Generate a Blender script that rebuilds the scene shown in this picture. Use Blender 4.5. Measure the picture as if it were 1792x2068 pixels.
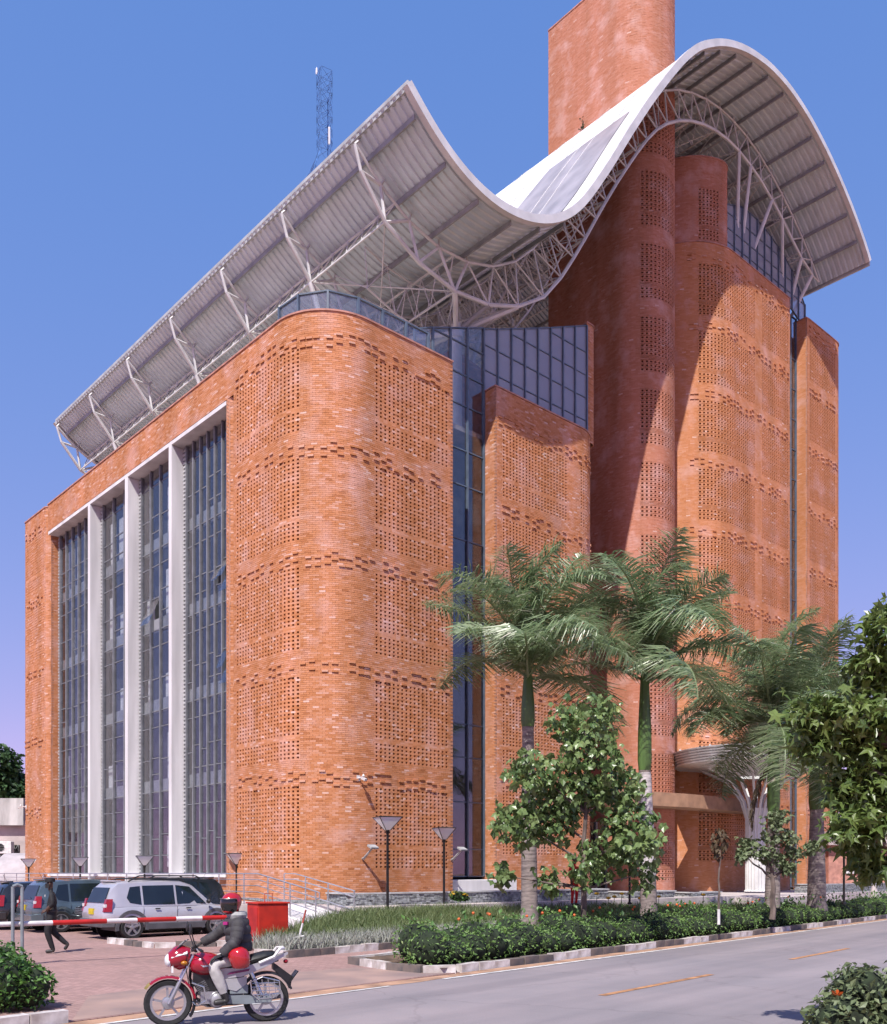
import bpy, math, random
import numpy as np
from mathutils import Vector, Matrix

for o in list(bpy.data.objects): bpy.data.objects.remove(o)
SC = bpy.context.scene
COL = SC.collection
R = math.radians
PI = math.pi

# ------------------------------------------------------------------ camera, sky, sun, exposure
CAM_H = 1.9
cam_data = bpy.data.cameras.new('camera'); cam = bpy.data.objects.new('camera', cam_data); COL.objects.link(cam)
cam.location = (0, 0, CAM_H); cam.rotation_euler = (R(90), 0, 0)
cam_data.sensor_fit = 'HORIZONTAL'; cam_data.sensor_width = 36
cam_data.lens = 36*1910/1792; cam_data.shift_y = 729/1792
cam_data.clip_end = 6000; cam_data.clip_start = 0.1
SC.camera = cam

TH = math.atan2(1, 1.1017)                       # heading of the building's street front
U = Vector((math.cos(TH), math.sin(TH), 0)); V_ = Vector((-U.y, U.x, 0))
P0 = Vector((-4.404, 32.173, 0))                 # the building's (virtual) street corner
SUN_LOCAL = (0.68, 0.40, -1.0)                   # travel of the light in building axes
sd = (U*SUN_LOCAL[0] + V_*SUN_LOCAL[1] + Vector((0, 0, SUN_LOCAL[2]))).normalized()
to_sun = -sd
sun_el = math.asin(to_sun.z); sun_az = math.atan2(to_sun.x, to_sun.y)
w = bpy.data.worlds.new('World'); SC.world = w; w.use_nodes = True
nt = w.node_tree; nt.nodes.clear()
sky = nt.nodes.new('ShaderNodeTexSky'); sky.sky_type = 'NISHITA'; sky.sun_disc = False
sky.sun_elevation = sun_el; sky.sun_rotation = sun_az; sky.altitude = 1500; sky.air_density = 1.0; sky.dust_density = 0.9; sky.ozone_density = 2.2
# hazy periwinkle air: each channel of the sky on its own soft curve
sep = nt.nodes.new('ShaderNodeSeparateColor'); com = nt.nodes.new('ShaderNodeCombineColor'); nt.links.new(sky.outputs[0], sep.inputs[0])
for ch, (k_, g_) in enumerate(((0.86, 0.88), (1.15, 0.40), (2.48, 0.25))):
    pw = nt.nodes.new('ShaderNodeMath'); pw.operation = 'POWER'; pw.inputs[1].default_value = g_; nt.links.new(sep.outputs[ch], pw.inputs[0])
    ml = nt.nodes.new('ShaderNodeMath'); ml.operation = 'MULTIPLY'; ml.inputs[1].default_value = k_; nt.links.new(pw.outputs[0], ml.inputs[0]); nt.links.new(ml.outputs[0], com.inputs[ch])
bgn = nt.nodes.new('ShaderNodeBackground'); bgn.inputs[1].default_value = 0.15
wo = nt.nodes.new('ShaderNodeOutputWorld')
nt.links.new(com.outputs[0], bgn.inputs[0]); nt.links.new(bgn.outputs[0], wo.inputs[0])
sl = bpy.data.lights.new('sun', 'SUN'); sl.energy = 4.2; sl.angle = R(0.5); sl.color = (1, 0.95, 0.88)
so = bpy.data.objects.new('sun', sl); COL.objects.link(so)
so.rotation_euler = sd.to_track_quat('-Z', 'Y').to_euler()
SC.cycles.use_adaptive_sampling = True; SC.cycles.adaptive_threshold = 0.03; SC.cycles.use_denoising = True
SC.cycles.max_bounces = 5; SC.cycles.diffuse_bounces = 2; SC.cycles.glossy_bounces = 3; SC.cycles.transparent_max_bounces = 6
SC.cycles.transmission_bounces = 2; SC.cycles.caustics_reflective = False; SC.cycles.caustics_refractive = False
SC.view_settings.view_transform = 'Standard'; SC.view_settings.look = 'None'
SC.view_settings.exposure = 0.60; SC.view_settings.gamma = 1.0

# ------------------------------------------------------------------ materials
MATS = {}
def _new(name):
    m = bpy.data.materials.new(name); m.use_nodes = True
    nt = m.node_tree; b = nt.nodes['Principled BSDF']
    return m, nt, b
def mat(name, col, rough=0.6, var=0.12, scale=6.0, metal=0.0, bump=0.0, spec=0.5, col2=None, detail=4, coat=0.0, coords='Object', stretch=None):
    """plain surface with noise-driven wear in colour, roughness and relief"""
    m, nt, b = _new(name)
    tc = nt.nodes.new('ShaderNodeTexCoord')
    no = nt.nodes.new('ShaderNodeTexNoise'); no.inputs['Scale'].default_value = scale; no.inputs['Detail'].default_value = detail
    src = tc.outputs[coords]
    if stretch:
        mp = nt.nodes.new('ShaderNodeMapping'); mp.inputs['Scale'].default_value = stretch
        nt.links.new(src, mp.inputs[0]); src = mp.outputs[0]
    nt.links.new(src, no.inputs['Vector'])
    rp = nt.nodes.new('ShaderNodeValToRGB')
    c2 = col2 if col2 else tuple(max(0, c*(1-var*2.2)) for c in col)
    c1 = tuple(min(1, c*(1+var)) for c in col)
    rp.color_ramp.elements[0].color = (*c2, 1); rp.color_ramp.elements[0].position = 0.32
    rp.color_ramp.elements[1].color = (*c1, 1); rp.color_ramp.elements[1].position = 0.66
    nt.links.new(no.outputs['Fac'], rp.inputs[0]); nt.links.new(rp.outputs[0], b.inputs['Base Color'])
    b.inputs['Roughness'].default_value = rough; b.inputs['Metallic'].default_value = metal
    b.inputs['Specular IOR Level'].default_value = spec
    if coat: b.inputs['Coat Weight'].default_value = coat; b.inputs['Coat Roughness'].default_value = 0.05
    if bump:
        bp = nt.nodes.new('ShaderNodeBump'); bp.inputs['Strength'].default_value = bump; bp.inputs['Distance'].default_value = 0.02
        nt.links.new(no.outputs['Fac'], bp.inputs['Height']); nt.links.new(bp.outputs[0], b.inputs['Normal'])
    MATS[name] = m; return m
def mat_brick(name, cols, eff=0.5):
    m, nt, b = _new(name); N = nt.nodes.new; L = nt.links.new
    at = N('ShaderNodeAttribute'); at.attribute_name = 'rnd'
    rp = N('ShaderNodeValToRGB'); cr = rp.color_ramp; cr.interpolation = 'LINEAR'
    while len(cr.elements) < len(cols): cr.elements.new(0.5)
    for e, (p, c) in zip(cr.elements, cols): e.position = p; e.color = (*c, 1)
    L(at.outputs['Fac'], rp.inputs[0])
    tc = N('ShaderNodeTexCoord')
    n1 = N('ShaderNodeTexNoise'); n1.inputs['Scale'].default_value = 0.8; n1.inputs['Detail'].default_value = 5; n1.inputs['Roughness'].default_value = 0.62
    L(tc.outputs['Object'], n1.inputs['Vector'])
    r1 = N('ShaderNodeValToRGB'); r1.color_ramp.elements[0].position = 0.50; r1.color_ramp.elements[1].position = 0.70
    L(n1.outputs['Fac'], r1.inputs[0])
    ml = N('ShaderNodeMath'); ml.operation = 'MULTIPLY'; ml.inputs[1].default_value = eff; L(r1.outputs[0], ml.inputs[0])
    mx = N('ShaderNodeMixRGB'); mx.inputs[2].default_value = (0.64, 0.43, 0.41, 1); L(ml.outputs[0], mx.inputs[0]); L(rp.outputs[0], mx.inputs[1])
    n2 = N('ShaderNodeTexNoise'); n2.inputs['Scale'].default_value = 0.3; n2.inputs['Detail'].default_value = 6
    mp = N('ShaderNodeMapping'); mp.inputs['Scale'].default_value = (3.2, 3.2, 0.22); mp.inputs['Location'].default_value = (31, 7, 3)
    L(tc.outputs['Object'], mp.inputs[0]); L(mp.outputs[0], n2.inputs['Vector'])
    r2 = N('ShaderNodeValToRGB'); r2.color_ramp.elements[0].position = 0.35; r2.color_ramp.elements[1].position = 0.7
    r2.color_ramp.elements[0].color = (0.82, 0.76, 0.68, 1); r2.color_ramp.elements[1].color = (1.06, 1.0, 1.0, 1)
    L(n2.outputs['Fac'], r2.inputs[0])
    m2 = N('ShaderNodeMixRGB'); m2.blend_type = 'MULTIPLY'; m2.inputs[0].default_value = 1; L(mx.outputs[0], m2.inputs[1]); L(r2.outputs[0], m2.inputs[2])
    L(m2.outputs[0], b.inputs['Base Color']); b.inputs['Roughness'].default_value = 0.8; b.inputs['Specular IOR Level'].default_value = 0.25
    n3 = N('ShaderNodeTexNoise'); n3.inputs['Scale'].default_value = 40; L(tc.outputs['Object'], n3.inputs['Vector'])
    bp = N('ShaderNodeBump'); bp.inputs['Strength'].default_value = 0.25; bp.inputs['Distance'].default_value = 0.01
    L(n3.outputs['Fac'], bp.inputs['Height']); L(bp.outputs[0], b.inputs['Normal'])
    MATS[name] = m; return m
def mat_glass(name, tint, refl=(0.75, 0.85, 1.0), fac=0.35, rough=0.02, sheen_mix=0.0, sheen_col=(0.4, 0.4, 0.45)):
    """tinted window glass: mirror of the surroundings over a dim see-through"""
    m, nt, b = _new(name); N = nt.nodes.new; L = nt.links.new
    nt.nodes.remove(b)
    g = N('ShaderNodeBsdfGlossy'); g.inputs[0].default_value = (*refl, 1); g.inputs['Roughness'].default_value = rough
    t = N('ShaderNodeBsdfTransparent'); t.inputs[0].default_value = (*tint, 1)
    fr = N('ShaderNodeLayerWeight'); fr.inputs[0].default_value = 0.5
    pw_ = N('ShaderNodeMath'); pw_.operation = 'POWER'; pw_.inputs[1].default_value = 4.5; L(fr.outputs['Facing'], pw_.inputs[0])
    sc_ = N('ShaderNodeMath'); sc_.operation = 'MULTIPLY'; sc_.inputs[1].default_value = 0.6; L(pw_.outputs[0], sc_.inputs[0])
    ad = N('ShaderNodeMath'); ad.operation = 'ADD'; ad.inputs[1].default_value = fac; ad.use_clamp = True; L(sc_.outputs[0], ad.inputs[0])
    tc = N('ShaderNodeTexCoord'); no = N('ShaderNodeTexNoise'); no.inputs['Scale'].default_value = 0.8
    L(tc.outputs['Object'], no.inputs['Vector'])
    bp = N('ShaderNodeBump'); bp.inputs['Strength'].default_value = 0.03; bp.inputs['Distance'].default_value = 0.1
    L(no.outputs['Fac'], bp.inputs['Height']); L(bp.outputs[0], g.inputs['Normal'])
    mx = N('ShaderNodeMixShader'); L(ad.outputs[0], mx.inputs[0]); L(t.outputs[0], mx.inputs[1]); L(g.outputs[0], mx.inputs[2])
    df = N('ShaderNodeBsdfDiffuse'); df.inputs[0].default_value = (*sheen_col, 1)  # flat diffuse share painted in for reflections and see-through light
    m3 = N('ShaderNodeMixShader'); m3.inputs[0].default_value = sheen_mix; L(mx.outputs[0], m3.inputs[1]); L(df.outputs[0], m3.inputs[2])
    L(m3.outputs[0], nt.nodes['Material Output'].inputs[0])
    MATS[name] = m; return m
def mat_leaf(name, c1, c2, c3=None, rough=0.45, trans=0.25, spec=0.5):
    m, nt, b = _new(name); N = nt.nodes.new; L = nt.links.new
    at = N('ShaderNodeAttribute'); at.attribute_name = 'rnd'
    rp = N('ShaderNodeValToRGB'); rp.color_ramp.elements[0].color = (*c1, 1); rp.color_ramp.elements[1].color = (*c2, 1)
    if c3: e = rp.color_ramp.elements.new(0.93); e.color = (*c2, 1); rp.color_ramp.elements[-1].color = (*c3, 1)
    L(at.outputs['Fac'], rp.inputs[0]); L(rp.outputs[0], b.inputs['Base Color'])
    b.inputs['Roughness'].default_value = rough; b.inputs['Specular IOR Level'].default_value = spec
    tr = N('ShaderNodeBsdfTranslucent'); L(rp.outputs[0], tr.inputs[0])
    mx = N('ShaderNodeMixShader'); mx.inputs[0].default_value = trans
    L(b.outputs[0], mx.inputs[1]); L(tr.outputs[0], mx.inputs[2]); L(mx.outputs[0], nt.nodes['Material Output'].inputs[0])
    MATS[name] = m; return m

mat_brick('brick', [(0.0, (0.36, 0.140, 0.058)), (0.25, (0.49, 0.210, 0.092)), (0.6, (0.55, 0.256, 0.135)), (0.85, (0.59, 0.320, 0.22)), (1.0, (0.70, 0.50, 0.44))], 0.5)
mat_brick('brick_red', [(0.0, (0.32, 0.115, 0.062)), (0.25, (0.42, 0.175, 0.106)), (0.6, (0.475, 0.218, 0.148)), (0.85, (0.52, 0.27, 0.21)), (1.0, (0.62, 0.43, 0.38))], 0.6)
mat('mortar', (0.42, 0.22, 0.15), 0.9, 0.15, 3, bump=0.3)
mat('opening_shade', (0.05, 0.018, 0.009), 0.9, 0.2, 8)  # shade inside the wall openings, put into the colour
mat('coping', (0.45, 0.22, 0.17), 0.8, 0.15, 3)
mat('white_concrete', (0.66, 0.65, 0.66), 0.75, 0.10, 1.6, bump=0.15, stretch=(1, 1, 0.12), detail=8)
mat('tan_beam', (0.36, 0.21, 0.13), 0.8, 0.12, 2.0)
mat('cream_concrete', (0.55, 0.47, 0.42), 0.8, 0.1, 1.5)
mat('white_metal', (0.62, 0.62, 0.62), 0.4, 0.07, 1.5)
mat('roof_white', (0.74, 0.74, 0.74), 0.45, 0.05, 0.8)
mat('roof_deck', (0.57, 0.645, 0.70), 0.42, 0.06, 1.0, metal=0.15)
mat('roof_grey', (0.36, 0.335, 0.35), 0.35, 0.12, 0.7)
mat('steel_grey', (0.40, 0.41, 0.42), 0.5, 0.1, 2.0)
mat('purlin', (0.30, 0.31, 0.32), 0.6, 0.1, 2.0)
mat('frame_grey', (0.19, 0.20, 0.22), 0.4, 0.1, 3.0)
mat('frame_blue', (0.10, 0.135, 0.185), 0.4, 0.1, 3.0)
mat('mast_blue', (0.07, 0.17, 0.40), 0.5, 0.2, 4.0)
mat('blind', (0.86, 0.86, 0.86), 0.8, 0.08, 2.0)
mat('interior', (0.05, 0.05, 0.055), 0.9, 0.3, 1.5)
mat('interior_light', (0.30, 0.26, 0.24), 0.9, 0.3, 1.0)
mat_glass('glass_dark', (0.88, 0.90, 0.92), (0.72, 0.70, 0.70), 0.13, sheen_mix=0.03, sheen_col=(0.24, 0.245, 0.27))
mat_glass('glass_blue', (0.78, 0.80, 0.84), (0.80, 0.78, 0.78), 0.12, sheen_mix=0.36, sheen_col=(0.50, 0.54, 0.64))
mat_glass('glass_clear', (0.75, 0.8, 0.86), (0.85, 0.9, 1.0), 0.08, sheen_mix=0.12)
def mat_ground(name, c1, c2, paver=False, big=0.25, worn=False):
    m, nt, b = _new(name); N = nt.nodes.new; L = nt.links.new; tc = N('ShaderNodeTexCoord')
    nb = N('ShaderNodeTexNoise'); nb.inputs['Scale'].default_value = big; nb.inputs['Detail'].default_value = 6; nb.inputs['Roughness'].default_value = .65; L(tc.outputs['Object'], nb.inputs['Vector'])
    rp = N('ShaderNodeValToRGB'); rp.color_ramp.elements[0].color = (*c2, 1); rp.color_ramp.elements[1].color = (*c1, 1); rp.color_ramp.elements[0].position = .35; rp.color_ramp.elements[1].position = .65; L(nb.outputs['Fac'], rp.inputs[0])
    nf = N('ShaderNodeTexNoise'); nf.inputs['Scale'].default_value = 45; nf.inputs['Detail'].default_value = 3; L(tc.outputs['Object'], nf.inputs['Vector'])
    rf = N('ShaderNodeValToRGB'); rf.color_ramp.elements[0].color = (.82, .82, .82, 1); rf.color_ramp.elements[1].color = (1.12, 1.12, 1.12, 1); L(nf.outputs['Fac'], rf.inputs[0])
    mx = N('ShaderNodeMixRGB'); mx.blend_type = 'MULTIPLY'; mx.inputs[0].default_value = 1; L(rp.outputs[0], mx.inputs[1]); L(rf.outputs[0], mx.inputs[2]); out = mx.outputs[0]; hgt = nf.outputs['Fac']
    if worn:                                              # polished wheel tracks along the road, dark patches, fine cracks
        mp = N('ShaderNodeMapping'); mp.inputs['Rotation'].default_value = (0, 0, -0.868); L(tc.outputs['Object'], mp.inputs[0])
        mq = N('ShaderNodeMapping'); mq.inputs['Scale'].default_value = (.035, .9, 1); L(mp.outputs[0], mq.inputs[0])
        nw = N('ShaderNodeTexNoise'); nw.inputs['Scale'].default_value = 1; nw.inputs['Detail'].default_value = 5; L(mq.outputs[0], nw.inputs['Vector'])
        rw_ = N('ShaderNodeValToRGB'); rw_.color_ramp.elements[0].color = (.80, .80, .82, 1); rw_.color_ramp.elements[1].color = (1.1, 1.08, 1.08, 1); rw_.color_ramp.elements[0].position = .35; rw_.color_ramp.elements[1].position = .62; L(nw.outputs['Fac'], rw_.inputs[0])
        mm = N('ShaderNodeMixRGB'); mm.blend_type = 'MULTIPLY'; mm.inputs[0].default_value = 1; L(out, mm.inputs[1]); L(rw_.outputs[0], mm.inputs[2])
        vo = N('ShaderNodeTexVoronoi'); vo.feature = 'DISTANCE_TO_EDGE'; vo.inputs['Scale'].default_value = .32; nd = N('ShaderNodeTexNoise'); nd.inputs['Scale'].default_value = 2.2; nd.inputs['Detail'].default_value = 6; L(tc.outputs['Object'], nd.inputs['Vector'])
        mv = N('ShaderNodeMixRGB'); mv.inputs[0].default_value = .35; L(tc.outputs['Object'], mv.inputs[1]); L(nd.outputs['Color'], mv.inputs[2]); L(mv.outputs[0], vo.inputs['Vector'])
        rc = N('ShaderNodeValToRGB'); rc.color_ramp.elements[0].color = (.62, .6, .6, 1); rc.color_ramp.elements[1].color = (1, 1, 1, 1); rc.color_ramp.elements[0].position = .002; rc.color_ramp.elements[1].position = .008; L(vo.outputs['Distance'], rc.inputs[0])
        mc = N('ShaderNodeMixRGB'); mc.blend_type = 'MULTIPLY'; mc.inputs[0].default_value = .3; L(mm.outputs[0], mc.inputs[1]); L(rc.outputs[0], mc.inputs[2]); out = mc.outputs[0]
    if paver:
        mp = N('ShaderNodeMapping'); mp.inputs['Rotation'].default_value = (0, 0, 0.74); L(tc.outputs['Object'], mp.inputs[0])
        bt = N('ShaderNodeTexBrick'); bt.inputs['Scale'].default_value = 1; bt.inputs['Brick Width'].default_value = .21; bt.inputs['Row Height'].default_value = .105; bt.inputs['Mortar Size'].default_value = .006; bt.inputs['Bias'].default_value = -.2
        bt.inputs['Color1'].default_value = (.86, .86, .86, 1); bt.inputs['Color2'].default_value = (1.12, 1.1, 1.1, 1); bt.inputs['Mortar'].default_value = (.6, .56, .55, 1); L(mp.outputs[0], bt.inputs['Vector'])
        m2 = N('ShaderNodeMixRGB'); m2.blend_type = 'MULTIPLY'; m2.inputs[0].default_value = 1; L(out, m2.inputs[1]); L(bt.outputs['Color'], m2.inputs[2]); out = m2.outputs[0]; hgt = bt.outputs['Color']
    L(out, b.inputs['Base Color']); b.inputs['Roughness'].default_value = .85; b.inputs['Specular IOR Level'].default_value = .3
    bp = N('ShaderNodeBump'); bp.inputs['Strength'].default_value = .35; bp.inputs['Distance'].default_value = .008; L(hgt, bp.inputs['Height']); L(bp.outputs[0], b.inputs['Normal'])
    MATS[name] = m; return m
mat_ground('asphalt', (0.28, 0.243, 0.248), (0.225, 0.205, 0.215), False, .3, True)
mat_ground('paver', (0.40, 0.25, 0.225), (0.31, 0.205, 0.185), True, .4)
mat('paver_dirt', (0.30, 0.20, 0.165), 0.9, 0.2, 1.1, bump=0.3, col2=(0.23, 0.165, 0.15), detail=8)
mat('dust', (0.40, 0.235, 0.15), 0.95, 0.2, 2.0, bump=0.3, detail=8)
mat('soil', (0.13, 0.085, 0.055), 0.95, 0.3, 3.0, bump=0.4, detail=8)
mat('terrace', (0.52, 0.46, 0.45), 0.8, 0.1, 1.5)
mat('paint_white', (0.62, 0.60, 0.58), 0.75, 0.16, 5.0, detail=8)
mat('paint_orange', (0.45, 0.22, 0.10), 0.8, 0.2, 5.0, detail=8)
mat('kerb_white', (0.60, 0.57, 0.56), 0.8, 0.16, 4.0, bump=0.3, detail=8, col2=(0.33, 0.28, 0.25))
mat('kerb_black', (0.065, 0.06, 0.062), 0.85, 0.4, 4.0, bump=0.3, col2=(0.19, 0.15, 0.13), detail=8)
mat('stone_grey', (0.26, 0.275, 0.285), 0.8, 0.3, 9.0, bump=0.6, detail=8)
mat('stone_cap', (0.42, 0.43, 0.44), 0.7, 0.1, 3.0)
mat('black_metal', (0.012, 0.012, 0.013), 0.4, 0.2, 5.0)
mat_leaf('lamp_glass', (0.84, 0.80, 0.82), (0.88, 0.84, 0.86), None, 0.3, 0.7)
mat('steel_rail', (0.50, 0.50, 0.53), 0.3, 0.08, 5.0, metal=0.6)
mat('bark', (0.15, 0.115, 0.10), 0.9, 0.25, 6.0, bump=0.5, stretch=(1, 1, 0.4))
mat('palm_bark', (0.24, 0.20, 0.185), 0.9, 0.2, 4.0, bump=0.5, col2=(0.15, 0.125, 0.115), stretch=(1, 1, 4))
mat('palm_white', (0.50, 0.46, 0.46), 0.85, 0.15, 4.0, bump=0.4, stretch=(1, 1, 5))
mat('palm_green', (0.075, 0.14, 0.035), 0.4, 0.25, 3.0, stretch=(1, 1, 0.2))
mat_leaf('palm_leaf', (0.09, 0.155, 0.06), (0.34, 0.43, 0.24), (0.68, 0.67, 0.52), 0.32, 0.42, 0.6)
mat_leaf('palm_dry', (0.05, 0.035, 0.018), (0.14, 0.10, 0.055), None, 0.7, 0.15)
mat_leaf('tree_leaf', (0.065, 0.13, 0.04), (0.235, 0.32, 0.12), (0.45, 0.43, 0.15), 0.33, 0.3)
mat_leaf('star_leaf', (0.055, 0.10, 0.025), (0.20, 0.27, 0.075), None, 0.34, 0.32, 0.5)
mat_leaf('dull_leaf', (0.095, 0.135, 0.065), (0.21, 0.26, 0.13), None, 0.5, 0.28)
mat_leaf('hedge_leaf', (0.06, 0.14, 0.035), (0.21, 0.34, 0.09), (0.28, 0.33, 0.13), 0.5, 0.3)
mat_leaf('bush_leaf', (0.025, 0.075, 0.019), (0.112, 0.237, 0.044), None, 0.45, 0.25)
mat_leaf('far_leaf', (0.02, 0.055, 0.02), (0.06, 0.13, 0.04), None, 0.6, 0.2)
mat_leaf('grass_blade', (0.065, 0.117, 0.033), (0.208, 0.247, 0.104), (0.429, 0.403, 0.286), 0.55, 0.25)
mat_leaf('pale_blade', (0.20, 0.22, 0.17), (0.46, 0.46, 0.42), None, 0.6, 0.2)
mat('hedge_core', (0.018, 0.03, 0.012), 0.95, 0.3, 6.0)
mat('flower_orange', (0.65, 0.12, 0.02), 0.6, 0.2, 8.0)
mat('flower_yellow', (0.60, 0.36, 0.02), 0.6, 0.2, 8.0)
mat('red_paint', (0.42, 0.014, 0.010), 0.5, 0.14, 3.0)
mat('red_box', (0.44, 0.022, 0.008), 0.5, 0.12, 3.0)
mat('boom_white', (0.68, 0.66, 0.66), 0.5, 0.1, 5.0)
mat('post_grey', (0.20, 0.23, 0.25), 0.5, 0.1, 4.0)
mat('car_silver', (0.50, 0.485, 0.52), 0.3, 0.03, 2.0, metal=0.35, coat=0.6)
mat('car_dark', (0.018, 0.021, 0.025), 0.25, 0.1, 2.0, metal=0.2, coat=0.8)
mat('car_teal', (0.085, 0.12, 0.14), 0.25, 0.1, 2.0, metal=0.3, coat=0.8)
mat('car_cladding', (0.085, 0.085, 0.095), 0.55, 0.1, 6.0)
mat('car_glass', (0.010, 0.016, 0.020), 0.05, 0.2, 1.0, spec=0.8)
mat('tyre', (0.017, 0.017, 0.018), 0.8, 0.2, 20.0)
mat('alloy', (0.42, 0.42, 0.44), 0.32, 0.05, 5.0, metal=0.7)
mat('chrome', (0.65, 0.65, 0.67), 0.15, 0.05, 5.0, metal=0.9)
mat('plastic_black', (0.014, 0.014, 0.016), 0.45, 0.2, 10.0)
mat('tail_red', (0.26, 0.006, 0.010), 0.15, 0.1, 10.0, coat=0.5)
mat('lens', (0.68, 0.68, 0.70), 0.12, 0.06, 20.0, coat=0.6)
mat('plate_yellow', (0.55, 0.42, 0.01), 0.5, 0.1, 10.0)
mat('moto_red', (0.30, 0.006, 0.020), 0.16, 0.08, 3.0, coat=0.8)
mat('moto_silver', (0.40, 0.40, 0.42), 0.3, 0.05, 4.0, metal=0.3)
mat('moto_engine', (0.16, 0.16, 0.165), 0.45, 0.25, 15.0, metal=0.6)
mat('seat_black', (0.012, 0.013, 0.014), 0.5, 0.2, 15.0)
mat('brass', (0.24, 0.18, 0.05), 0.4, 0.1, 10.0)
mat('amber', (0.42, 0.16, 0.01), 0.25, 0.1, 10.0)
mat('decal_purple', (0.16, 0.01, 0.09), 0.3, 0.1, 10.0)
mat('helmet_red', (0.38, 0.010, 0.014), 0.14, 0.08, 4.0, coat=0.8)
mat('visor', (0.008, 0.008, 0.009), 0.06, 0.1, 3.0, coat=0.6)
mat('jacket', (0.045, 0.042, 0.046), 0.75, 0.15, 9.0, bump=0.6)
mat('hood_grey', (0.36, 0.37, 0.36), 0.85, 0.15, 12.0)
mat('trousers', (0.48, 0.46, 0.45), 0.85, 0.12, 8.0, bump=0.5)
mat('boot', (0.030, 0.028, 0.027), 0.5, 0.2, 12.0)
mat('glove', (0.045, 0.045, 0.05), 0.7, 0.2, 15.0)
mat('skin', (0.085, 0.045, 0.028), 0.5, 0.1, 8.0)
mat('uniform', (0.010, 0.010, 0.012), 0.75, 0.3, 8.0, bump=0.3)
mat('badge_pink', (0.35, 0.015, 0.16), 0.6, 0.1, 10.0)
mat('cloth_red', (0.45, 0.01, 0.012), 0.8, 0.15, 8.0)
mat('house_wall', (0.50, 0.42, 0.41), 0.85, 0.1, 1.2)
mat('house_stain', (0.50, 0.48, 0.47), 0.85, 0.2, 1.5, stretch=(1, 1, 0.25), detail=8)
mat('dark_void', (0.006, 0.006, 0.007), 0.9, 0.2, 3.0)
mat('awning', (0.42, 0.38, 0.40), 0.7, 0.08, 2.0)
mat('stake_red', (0.36, 0.06, 0.04), 0.7, 0.2, 8.0)
mat('moss', (0.03, 0.06, 0.015), 0.9, 0.2, 8.0)

# ------------------------------------------------------------------ mesh helpers
def npmesh(name, Vv, Ff, rnd=None, smooth=False):
    """mesh from arrays: Vv (n,3), Ff (m,3) or (m,4)"""
    Vv = np.asarray(Vv, np.float32); Ff = np.asarray(Ff, np.int32); k = Ff.shape[1]; m = len(Ff)
    me = bpy.data.meshes.new(name)
    me.vertices.add(len(Vv)); me.vertices.foreach_set('co', Vv.ravel())
    me.loops.add(m*k); me.loops.foreach_set('vertex_index', Ff.ravel())
    me.polygons.add(m); me.polygons.foreach_set('loop_start', np.arange(0, m*k, k, dtype=np.int32))
    if rnd is not None:
        a = me.attributes.new('rnd', 'FLOAT', 'FACE'); a.data.foreach_set('value', np.asarray(rnd, np.float32))
    me.update(calc_edges=True)
    me.polygons.foreach_set('use_smooth', np.full(m, smooth, dtype=bool))
    return me
def link(name, me, m=None, parent=None, loc=None, rot=None, kind=None, label=None):
    o = bpy.data.objects.new(name, me); COL.objects.link(o)
    if m is not None and me is not None and not me.materials: me.materials.append(MATS[m])
    if parent: o.parent = parent
    if loc is not None: o.location = loc
    if rot is not None: o.rotation_euler = rot
    if kind: o['kind'] = kind
    if label: o['label'] = label
    return o
def thing(name, label, cat, loc=(0, 0, 0), rz=0, group=None):
    o = bpy.data.objects.new(name, None); COL.objects.link(o); o.location = loc; o.rotation_euler = (0, 0, rz)
    o.empty_display_size = 0.2
    o['label'] = label; o['category'] = cat
    if group: o['group'] = group
    return o
def copy_tree(o, parent=None):
    c = o.copy(); COL.objects.link(c); c.parent = parent
    for ch in o.children: copy_tree(ch, c)
    return c
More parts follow.
